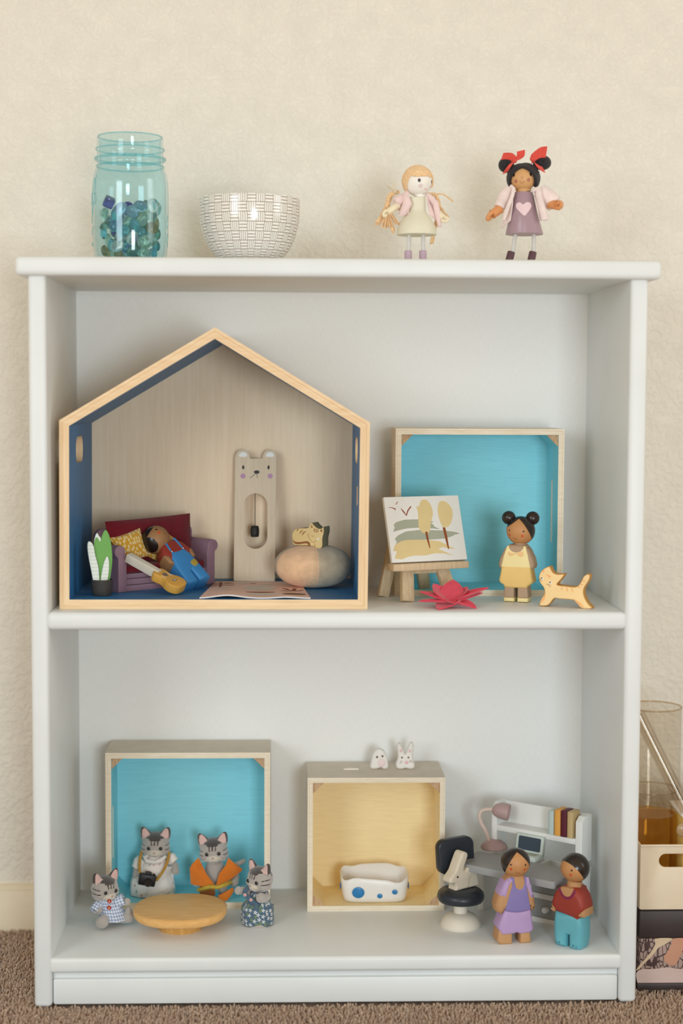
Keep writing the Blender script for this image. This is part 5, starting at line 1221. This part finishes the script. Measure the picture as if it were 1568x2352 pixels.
G().slab(rrect(-.003, -.004, DW+.006, DD+.002, .004), .0078, .0008, -.0078, M=T(0, 0, DZ) @ RX(pi/2) @ Matrix.Scale(-1, 4, (0, 1, 0))).build('desktop', GRT, desk, 30)
ZD = DZ+.0078; HY0 = .024; HH = .0500
def hutch(x0, x1): 
    g = G(); g.slab([(HY0, 0), (DD, 0), (DD, HH), (HY0+.007, HH), (HY0, HH-.005)], x1-x0, .0005, 0, M=frame((x0, 0, ZD), V((0, 1, 0)), V((1, 0, 0)), V((0, 0, 1)))); g.build('hutch_side', WD, desk, 30)
hutch(.002, .0085); hutch(.1045, .1125)
SHZ = ZD+.0262
G().box((.0565, (HY0+DD)/2, SHZ-.003), (.096, DD-HY0, .006), .0004).build('hutch_shelf', WD, desk, 30); G().box((.0565, DD-.0015, ZD+.0375), (.097, .003, .024), .0003).build('hutch_back', WD, desk, 30)
bpy.context.view_layer.update(); DM = desk.matrix_world.copy()
def on_desk(o, x, y, z, rz=0): o.matrix_world = DM @ T(x, y, z) @ RZ(rz); return o
for i, (nm, c, w_, h_, x) in enumerate((('pale blue', 'b8c8c5', .0068, .0265, .0755), ('orange', 'dfa24c', .0075, .0285, .0832), ('maroon', '5a1a2c', .0072, .0285, .0908), ('tan', 'c2a878', .0070, .0285, .0983))):
    o = thing('toy_book', f'{nm} toy book standing on the desk shelf', 'toy book', (0, 0, 0), 0, 'books on the desk shelf'); on_desk(o, x, HY0-.001, SHZ)
    m_ = P('book_paint_'+nm.replace(' ', '_'), c, .5, .05); G().box((0, .0085, h_/2), (w_, .017, h_), .0012).build('cover', m_, o, 40)
    G().loft([(0.0006, 0, .0012, w_*.5, .0022), (h_-.0006, 0, .0012, w_*.5, .0022)], 16, 2.4).build('spine', m_, o, 40)
# lamp
lamp = thing('desk_lamp', 'mauve desk lamp with curved neck on the toy desk', 'lamp'); on_desk(lamp, .0065, .0225, ZD, -AD)
MV = P('dusty_mauve_paint', 'b09592', .45, .04); NKP = P('pale_mauve_paint', 'd3bdb2', .45, .03)
g = G(); g.lathe([(0, 0), (.0145, 0), (.0150, .0008), (.0146, .0025), (.0125, .0055), (.0085, .0082), (.0035, .0096), (0, .0098)], 40); g.build('base', MV, lamp, 50)
bpy.context.view_layer.update(); LO = lamp.matrix_world.translation.copy()
LL = lambda x, y, dy=0: atY(x, y, LO.y+dy)-LO
kq = conv(1080, 1820, 5.407)
pth = [LL(*kq([p])[0]) for p in ((235, 690), (228, 590), (190, 480), (135, 380), (112, 300), (135, 235), (200, 212), (292, 212))]
G().tube(cr([tuple(p) for p in pth], 5, False), .0021, 12).build('neck', NKP, lamp, 60)
a, b_ = LL(*kq([(283, 210)])[0]), LL(*kq([(478, 250)])[0], -.006); d = (b_-a); ln = d.length; M_ = T(*a) @ d.to_track_quat('Z', 'Y').to_matrix().to_4x4()
g = G(); g.lathe([(0, 0), (.0042, 0), (.0062, .0020), (.0078, .0055), (.0088, ln*.6), (.0093, ln*.92), (.0090, ln), (.0084, ln*1.01), (.0078, ln*.9), (0, ln*.5)], 32, M=M_); g.build('lamp_shade', MV, lamp, 50)
# laptop
lt = thing('toy_laptop', 'pale mint toy laptop with a dark screen on the desk', 'laptop'); on_desk(lt, .0365, .0005, ZD)
MINT = P('pale_mint_paint', 'c3cdc6', .5, .03); SCR = P('dark_blue_screen', '34424f', .5, .05)
G().box((.0165, .010, .0025), (.033, .020, .005), .0007).build('keyboard_base', MINT, lt, 30)
G().box((.0165, .009, .0051), (.027, .010, .0004)).build('keyboard_print', P('grey_mint_print', 'b2b7a8', .6, .03), lt, 0)
scr = G().box((0, 0, .0105), (.033, .0055, .021), .0007).build('screen_lid', MINT, lt, 30, loc=(.0165, .0178, .0022), rot=(-.18, 0, 0)); G().slab(rrect(-.0135, .0042, .0135, .0186, .0014), .0003, 0, -.0030).build('screen', SCR, scr, 0)

# ---- swivel chair
b = atZ(1062, 2141, ZB); CH = V((b.x, b.y+.0205, ZB)); chair = thing('swivel_chair', 'small swivel chair with navy seat and white pedestal', 'chair', CH, .42)
CW = P('cream_white_paint', 'ddd5c6', .55, .03); NV = P('navy_black_paint', '242a33', .4, .05, 200, .12, 500, .1)
g = G(); g.lathe([(0, 0), (.0208, 0), (.0214, .0010), (.0210, .0030), (.0190, .0075), (.0155, .0115), (.0110, .0140), (.0080, .0148), (0, .0148)], 44); g.build('base', CW, chair, 50)
g = G(); g.lathe([(0, .012), (.0073, .012), (.0073, .0275), (0, .0275)], 28); g.build('stem', CW, chair, 50)
g = G(); g.lathe([(0, .0265), (.0200, .0265), (.0232, .0276), (.0247, .0305), (.0249, .0330), (.0240, .0362), (.0215, .0384), (0, .0386)], 48); g.build('seat', NV, chair, 50)
pb_ = atY(1044, 1963, CH.y+.026)-CH; lcl = Matrix.Rotation(-.42, 3, 'Z') @ pb_
G().slab(rrect(-.0215, -.0185, .0215, .0185, .0088, 7), .0095, .0016, -.0048, M=T(lcl.x, lcl.y, lcl.z) @ RX(-.06) @ RY(-.04)).build('backrest', NV, chair, 40)
G().box((lcl.x*.6, .0225, .0440), (.010, .006, .036), .001).build('back_post', NV, chair, 40)
# ---- rabbit on the chair
kc_ = conv(960, 1820, 6.918); rp = [(472, 1510), (470, 1440), (430, 1420), (415, 1365), (425, 1310), (480, 1260), (520, 1190), (545, 1110), (590, 1020), (640, 972)]
ZS = ZB+.0386; AR = rad(36); b = atZ(*kc_([(640, 1580)])[0], ZS); RO = V((b.x-.001, b.y+.002, ZS)); rb = thing('wooden_rabbit', 'cream wooden rabbit with one long ear sitting on the chair seat', 'toy rabbit', RO, AR); sr = scl(RO)
# side outline about the near bottom corner, millimetres
ro = cr([(-1, 0), (-1.2, 4), (-3.0, 8), (-7.0, 8.6), (-9.2, 10.5), (-9.0, 14.0), (-5.5, 17.5), (-2.0, 21), (1.0, 27), (4.5, 34), (7.5, 39.0), (10.5, 40.0), (14.5, 38.0), (15.0, 34.5), (12.5, 29), (10.5, 24.5), (10.0, 20.8), (12.0, 20.2), (17.0, 22.8), (22.5, 21.5), (27.0, 17.5), (29.5, 10.5), (31.5, 4.0), (32.0, .4), (20, 0), (10, 0)], 3)
CRW = P('cream_rabbit_paint', 'd9cdb8', .55, .04, 80, .15, 300)
G().slab([(x*.001, z*.001+.0001) for x, z in ro], .0135, .0022, 0, res=3).build('rabbit_body', CRW, rb, 45)
G().capdisc((.0001, .0001, .0152), .0012, (0, -1, 0), 1.3).build('eye', EYEB, rb)
g = G()
for x, z, r in ((17.5, 17.2, .8), (20.6, 18.2, .9), (23.6, 17.2, .8), (21.0, 14.5, .0)):
    if r: g.decal([(x*.001+r*.001*cos(t), z*.001+r*.0013*sin(t)) for t in [k*pi/7 for k in range(14)]], 0)
g.build('white_spot', WHP, rb, 0)
G().decal([(x*.001, z*.001) for x, z in stroke(cr([(19.5, 12.8), (16.8, 10.5), (16.0, 7), (16.8, 4.2), (15.0, 2.4), (12.8, 1.8)], 3, False), .45)], 0).build('leg_line', P('brown_line', '9a7a55', .6, 0), rb, 0)

# ---- two standing peg dolls
kw = conv(1120, 1930, 8.708); b = atZ(1177, 2168, ZB); WB = V((b.x, b.y+.009, ZB)); sw = scl(WB); AW = .16
wd = thing('peg_doll', 'wooden peg doll in a lilac dress with short sleeves', 'doll', WB, AW)
def qw(p): return loc2(kw([(x+(535-x)*.05, y) for x, y in p]), 1177, 2169.5, sw, AW)
WSK = P('warm_tan_paint', 'b98c60', .55, .04); PUR2 = P('purple_paint', '8377ae', .5, .03); LILP = P('lilac_paint', 'b296c2', .5, .03)
slabs(wd, [('body', qw([(420, 700), (270, 840), (165, 1070), (95, 1290), (110, 1420), (235, 1480), (300, 1390), (830, 1390), (860, 1460), (960, 1380), (925, 1150), (800, 840), (690, 710)]), .0205, .0045, WSK, 0),
    ('sleeve', qw([(415, 712), (270, 838), (160, 1080), (190, 1125), (330, 1225), (360, 1120), (440, 860), (470, 730)]), .0211, .0042, LILP, 0), ('sleeve', qw([(700, 715), (800, 840), (928, 1155), (905, 1185), (812, 1222), (770, 1060), (725, 880), (690, 740)]), .0211, .0042, LILP, 0),
    ('bodice', qw([(405, 718), (475, 742), (488, 850), (520, 948), (585, 982), (650, 965), (692, 880), (694, 735), (735, 765), (742, 900), (790, 1150), (838, 1395), (700, 1425), (560, 1436), (420, 1422), (282, 1388), (340, 1190), (432, 880)]), .0216, .001, PUR2, 0),
    ('skirt', qw([(285, 1385), (420, 1420), (560, 1434), (700, 1423), (838, 1392), (872, 1560), (912, 1790), (890, 1830), (830, 1872), (625, 1890), (545, 1858), (465, 1882), (230, 1888), (140, 1745), (195, 1590)]), .0222, .003, LILP, 0),
    ('leg', qw([(165, 1790), (455, 1850), (455, 2086), (205, 2086), (130, 2010)]), .0195, .002, WSK, 0), ('leg', qw([(625, 1850), (835, 1850), (862, 2050), (845, 2086), (625, 2086)]), .0195, .002, WSK, 0)])
hw = atY(*kw([(552, 440)])[0], WB.y); hl = Matrix.Rotation(-AW, 3, 'Z') @ (hw-WB); Rh = 290/8.708*sw; rl = (RZ(-AW) @ facing(hw)).to_euler()
def nw(x, y): return ((x-552)/292, (440-y)/292)
pk = fdir(*nw(578, 240))
peg_head(wd, hl, Rh, SKF, rl, [[plane3(pk, fdir(*nw(440, 450)), fdir(*nw(352, 640)), (-1, 0, 1))], [plane3(pk, fdir(*nw(720, 350)), fdir(*nw(828, 482)), (1, 0, 1))], BACK],
    [('eye', *nw(460, 490), .066), ('eye', *nw(750, 485), .07), ('cheek', *nw(465, 578), .10), ('cheek', *nw(732, 575), .10)], [nw(560, 625), nw(580, 650), nw(610, 658), nw(642, 636)])
G().tube([(hl.x, 0, .050), (hl.x, 0, hl.z-Rh*.9)], .0068, 16).build('neck', WSK, wd)
km = conv(1250, 1930, 8.713); b = atZ(1318, 2181, ZB); MB_ = V((b.x, b.y+.0125, ZB)); AM = -.70
md = thing('peg_doll', 'wooden peg doll in a red shirt and teal trousers', 'doll', MB_, AM); sm_ = scl(MB_)
TEALP = P('teal_trouser_paint', '62abb8', .5, .03); MAG = P('magenta_collar_paint', '7d2748', .45, .05)
mu = lambda pts: [(x*.001, z*.001) for x, z in pts]
slabs(md, [('trousers', mu([(-15, 36), (-16.5, 24), (-16.2, 10), (-14.5, 1), (-12, 0), (-2.2, 0), (-1.6, 2), (-1.4, 13), (1.4, 13), (1.6, 2), (2.2, 0), (12, 0), (14.5, 1), (16.2, 10), (16.5, 24), (15, 36)]), .0232, .0055, TEALP, 0),
    ('shirt', mu([(-14.6, 35), (-5, 34), (5, 32), (14.4, 28.5), (15.0, 36), (18.8, 40), (18.6, 46), (15.5, 55), (11, 60.5), (7, 62.5), (-7, 62.5), (-11, 60.5), (-15.5, 55), (-18.6, 46), (-18.8, 40), (-15, 37)]), .0238, .005, RDSH, 0),
    ('forearm', mu([(-19.1, 43), (-19.0, 35), (-16.5, 33.5), (-13.0, 35), (-13.5, 41)]), .0244, .005, WSK, 0), ('forearm', mu([(19.1, 43), (19.0, 35), (16.5, 33.5), (13.0, 35), (13.5, 41)]), .0244, .005, WSK, 0)])
G().slab([mu(cr([(-8.5, 61), (-7.5, 55), (-4, 51.5), (0, 50.5), (4, 51.5), (7.5, 55), (8.5, 61)], 3)), ], .0241, .0003, -.01205).build('collar', MAG, md, 40)
G().slab(mu(cr([(-6.5, 62), (-5.5, 57), (-3, 54.2), (0, 53.4), (3, 54.2), (5.5, 57), (6.5, 62)], 3)), .0243, .0003, -.01215).build('chest', WSK, md, 40)
hw = atY(*km([(612, 545)])[0], MB_.y); hl = Matrix.Rotation(-AM, 3, 'Z') @ (hw-MB_); Rh = 290/8.713*sm_; rl = (RZ(-AM) @ facing(hw)).to_euler()
def nm_(x, y): return ((x-612)/292, (545-y)/292)
peg_head(md, hl, Rh, SKF, rl, [[plane3(fdir(*nm_(350, 430)), fdir(*nm_(600, 545)), fdir(*nm_(778, 780)), (.6, 0, .8))]],
    [('eye', *nm_(545, 605), .068), ('eye', *nm_(330, 545), .06), ('cheek', *nm_(527, 695), .10), ('cheek', *nm_(335, 625), .08)], [nm_(390, 680), nm_(410, 712), nm_(438, 735)])
G().tube([(hl.x*.4, hl.y*.4, .055), (hl.x, hl.y, hl.z-Rh*.9)], .0075, 18).build('neck', WSK, md)

# ================================================================== beside the bookcase
SX0, SX1 = .3085, .52
def mat_leafy():
    q = N('leafy_pattern_print'); v = q.coord('Object', (330, 330, 150)); mp = q.n('Mapping'); q.L.new(v, mp.inputs[0]); mp.inputs['Rotation'].default_value = (0, .7, 0)
    vo = q.n('TexVoronoi', feature='DISTANCE_TO_EDGE'); q.L.new(mp.outputs[0], vo.inputs['Vector']); vo.inputs['Scale'].default_value = .8
    m = q.math('LESS_THAN', vo.outputs['Distance'], .08); return q.out(q.mix(m, lin('a48c82'), lin('4a3533')), .6, 0, 0, .3)
st = thing('storage_box', 'storage box with leafy brown and cream pattern on the carpet', 'storage box', (SX0, .030, .002))
DKB = P('dark_brown_board', '3a2f2d', .5, .08); LEAFY = mat_leafy()
G().box((.105, .085, .0035), (.212, .172, .007), .0008).build('base', DKB, st, 30); G().box((.105, .085, .030), (.208, .168, .046), .0006).build('box_body', LEAFY, st, 30)
CRP = P('cream_pattern_print', 'cfb79a', .6, .04); PKP = P('dusty_pink_pattern_print', 'c08d73', .6, .04); LVP = P('pale_lilac_print', 'c8b0a8', .6, .04)
sO = scl((.33, .03, .03)); kz = conv(1440, 1920, 5.445)
def qs(p): r_ = []; \
    [r_.append((lambda w_: (w_.x-SX0, w_.z-.002))(atY(*kz([t])[0], .031))) for t in p]; return r_
G().decal(qs(cr([(350, 1285), (560, 1280), (500, 1340), (390, 1400), (330, 1480), (250, 1560), (150, 1660), (110, 1680), (150, 1620), (230, 1530), (310, 1430), (350, 1350)], 3)), .0009).build('cream_leaf', CRP, st, 0)
G().decal(qs(cr([(575, 1285), (720, 1285), (700, 1400), (650, 1530), (600, 1610), (530, 1615), (470, 1570), (460, 1510), (520, 1420), (555, 1340)], 3)), .0009).build('pink_leaf', PKP, st, 0)
G().decal(qs(cr([(120, 1700), (200, 1665), (330, 1665), (480, 1645), (600, 1655), (760, 1690), (760, 1845), (500, 1855), (300, 1865), (150, 1860), (115, 1780)], 3)), .0009).build('pale_leaf', LVP, st, 0)
tr = thing('dark_tray', 'dark brown tray stacked on the patterned storage box', 'tray', (SX0, .030, .0555))
g = G(); g.box((.105, .085, .0145), (.210, .170, .0285), .0018); g.build('tray_body', DKB, tr, 30); G().box((.105, .085, .0292), (.206, .166, .0012), .0004).build('tray_lid', DKB, tr, 30)
BZ = .0855
BINM = P('cream_plastic', 'ddccb2', .35, .02, coat=.1)
bn_ = thing('storage_bin', 'cream plastic bin with a handle slot holding glassware', 'bin', (SX0, .030, BZ)); BH = .0665; BW = .205; BD = .150
lo = qs([(395, 305)])[0]; hz0, hz1 = qs([(500, 388)])[0][1]+.002-BZ, qs([(500, 222)])[0][1]+.002-BZ
G().slab([rrect(0, 0, BW, BH, .002), rrect(lo[0], hz0, BW-lo[0], hz1, (hz1-hz0)/2-.0001, 8)], .002, .0006, 0).build('front_panel', BINM, bn_, 40)
G().slab(rrect(0, 0, BW, BH, .002), .002, .0006, BD-.002).build('back_panel', BINM, bn_, 40)
for x in (.001, BW-.001): G().box((x, BD/2, BH/2), (.002, BD-.003, BH), .0006).build('side_panel', BINM, bn_, 40)
G().box((BW/2, BD/2, .001), (BW-.003, BD-.003, .002)).build('floor_panel', BINM, bn_, 30)
G().tube([(0, -.0002, BH), (BW, -.0002, BH)], .0012, 10).build('rim', BINM, bn_, 60)
CG = CLEAR('clear_glass', 'f4f0ea'); AMB = GLASS('amber_liquid', 'd08a1c', .05, 1.33)
def cyl(r, h, t=.0016): return [(0, 0), (r-.002, 0), (r, .002), (r, h)]
JYc = .072; rj = .0285; xr = atY(1553, 1900, JYc).x; jr = thing('honey_jar', 'short glass jar of amber liquid standing in the cream bin', 'jar', (xr-rj, JYc, BZ+.0022))
hj = atY(1510, 1826, JYc-rj).z-(BZ+.0022); hl_ = atY(1510, 1882, JYc-rj).z-(BZ+.0022)
g = G(); g.lathe(cyl(rj, hj), 48); g.build('glass_wall', CG, jr, 50); g = G(); g.lathe([(0, .0032), (rj-.0018, .0032), (rj-.0018, hl_), (0, hl_)], 48)
g.build('amber_liquid', CLEAR('amber_tint', (.965, .78, .36), 1.33), jr, 50)
g = G(); g.tube([(rj*cos(t), rj*sin(t), hj) for t in [2*pi*k/48 for k in range(48)]], .0009, 8, closed=True); g.build('jar_rim', CG, jr, 60)
YT = .122; rt = .0295; xr = atY(1561, 1625, YT).x; ht = atY(1505, 1633, YT-rt).z-(BZ+.0022); tc = thing('glass_cylinder', 'tall empty clear glass cylinder behind the amber jar', 'glass cylinder', (xr-rt, YT-.004, BZ+.0022))
g = G(); g.lathe(cyl(rt, ht), 48); g.build('glass_wall', CG, tc, 50); g = G(); g.tube([(rt*cos(t), rt*sin(t), ht) for t in [2*pi*k/48 for k in range(48)]], .0010, 8, closed=True); g.build('rim', CLEAR('glass_rim_tint', 'efe6da', 1.5), tc, 60)
a = atY(1466, 1640, .062); b_ = atY(1603, 1918, .040); b_.z = max(b_.z, BZ+.012); d = (b_-a); tt = thing('glass_tube', 'clear glass tube leaning across the glassware in the bin', 'glass tube'); tt.matrix_world = T(*a) @ d.to_track_quat('Z', 'Y').to_matrix().to_4x4()
g = G(); g.lathe([(.0070, 0), (.0070, d.length)], 32); g.lathe([(.0056, 0), (.0056, d.length)], 32); g.build('tube_wall', CG, tt, 50)
yc = thing('yellow_container', 'pale yellow plastic container beside the amber jar in the bin', 'container', (atY(1558, 1900, .05).x, .036, BZ+.0022)); hy = atY(1560, 1872, .038).z-(BZ+.0022)
YCM = P('honey_yellow_plastic', 'd6b465', .35, .03)
G().box((.040, .030, hy/2-.001), (.078, .058, hy-.002), .003).build('container_body', YCM, yc, 40); G().box((.040, .030, hy-.0008), (.080, .060, .003), .001).build('rim', P('paper_white', 'e9e5e3', .6, .02), yc, 40)
p = atY(1566, 1907, .034); G().ell((p.x-yc.location.x, -.001, p.z-yc.location.z), (.0058, .003, .0072), u=20, w_=12).build('knob', P('glassy_brown_knob', 'a58a66', .25, .05), yc, 60)
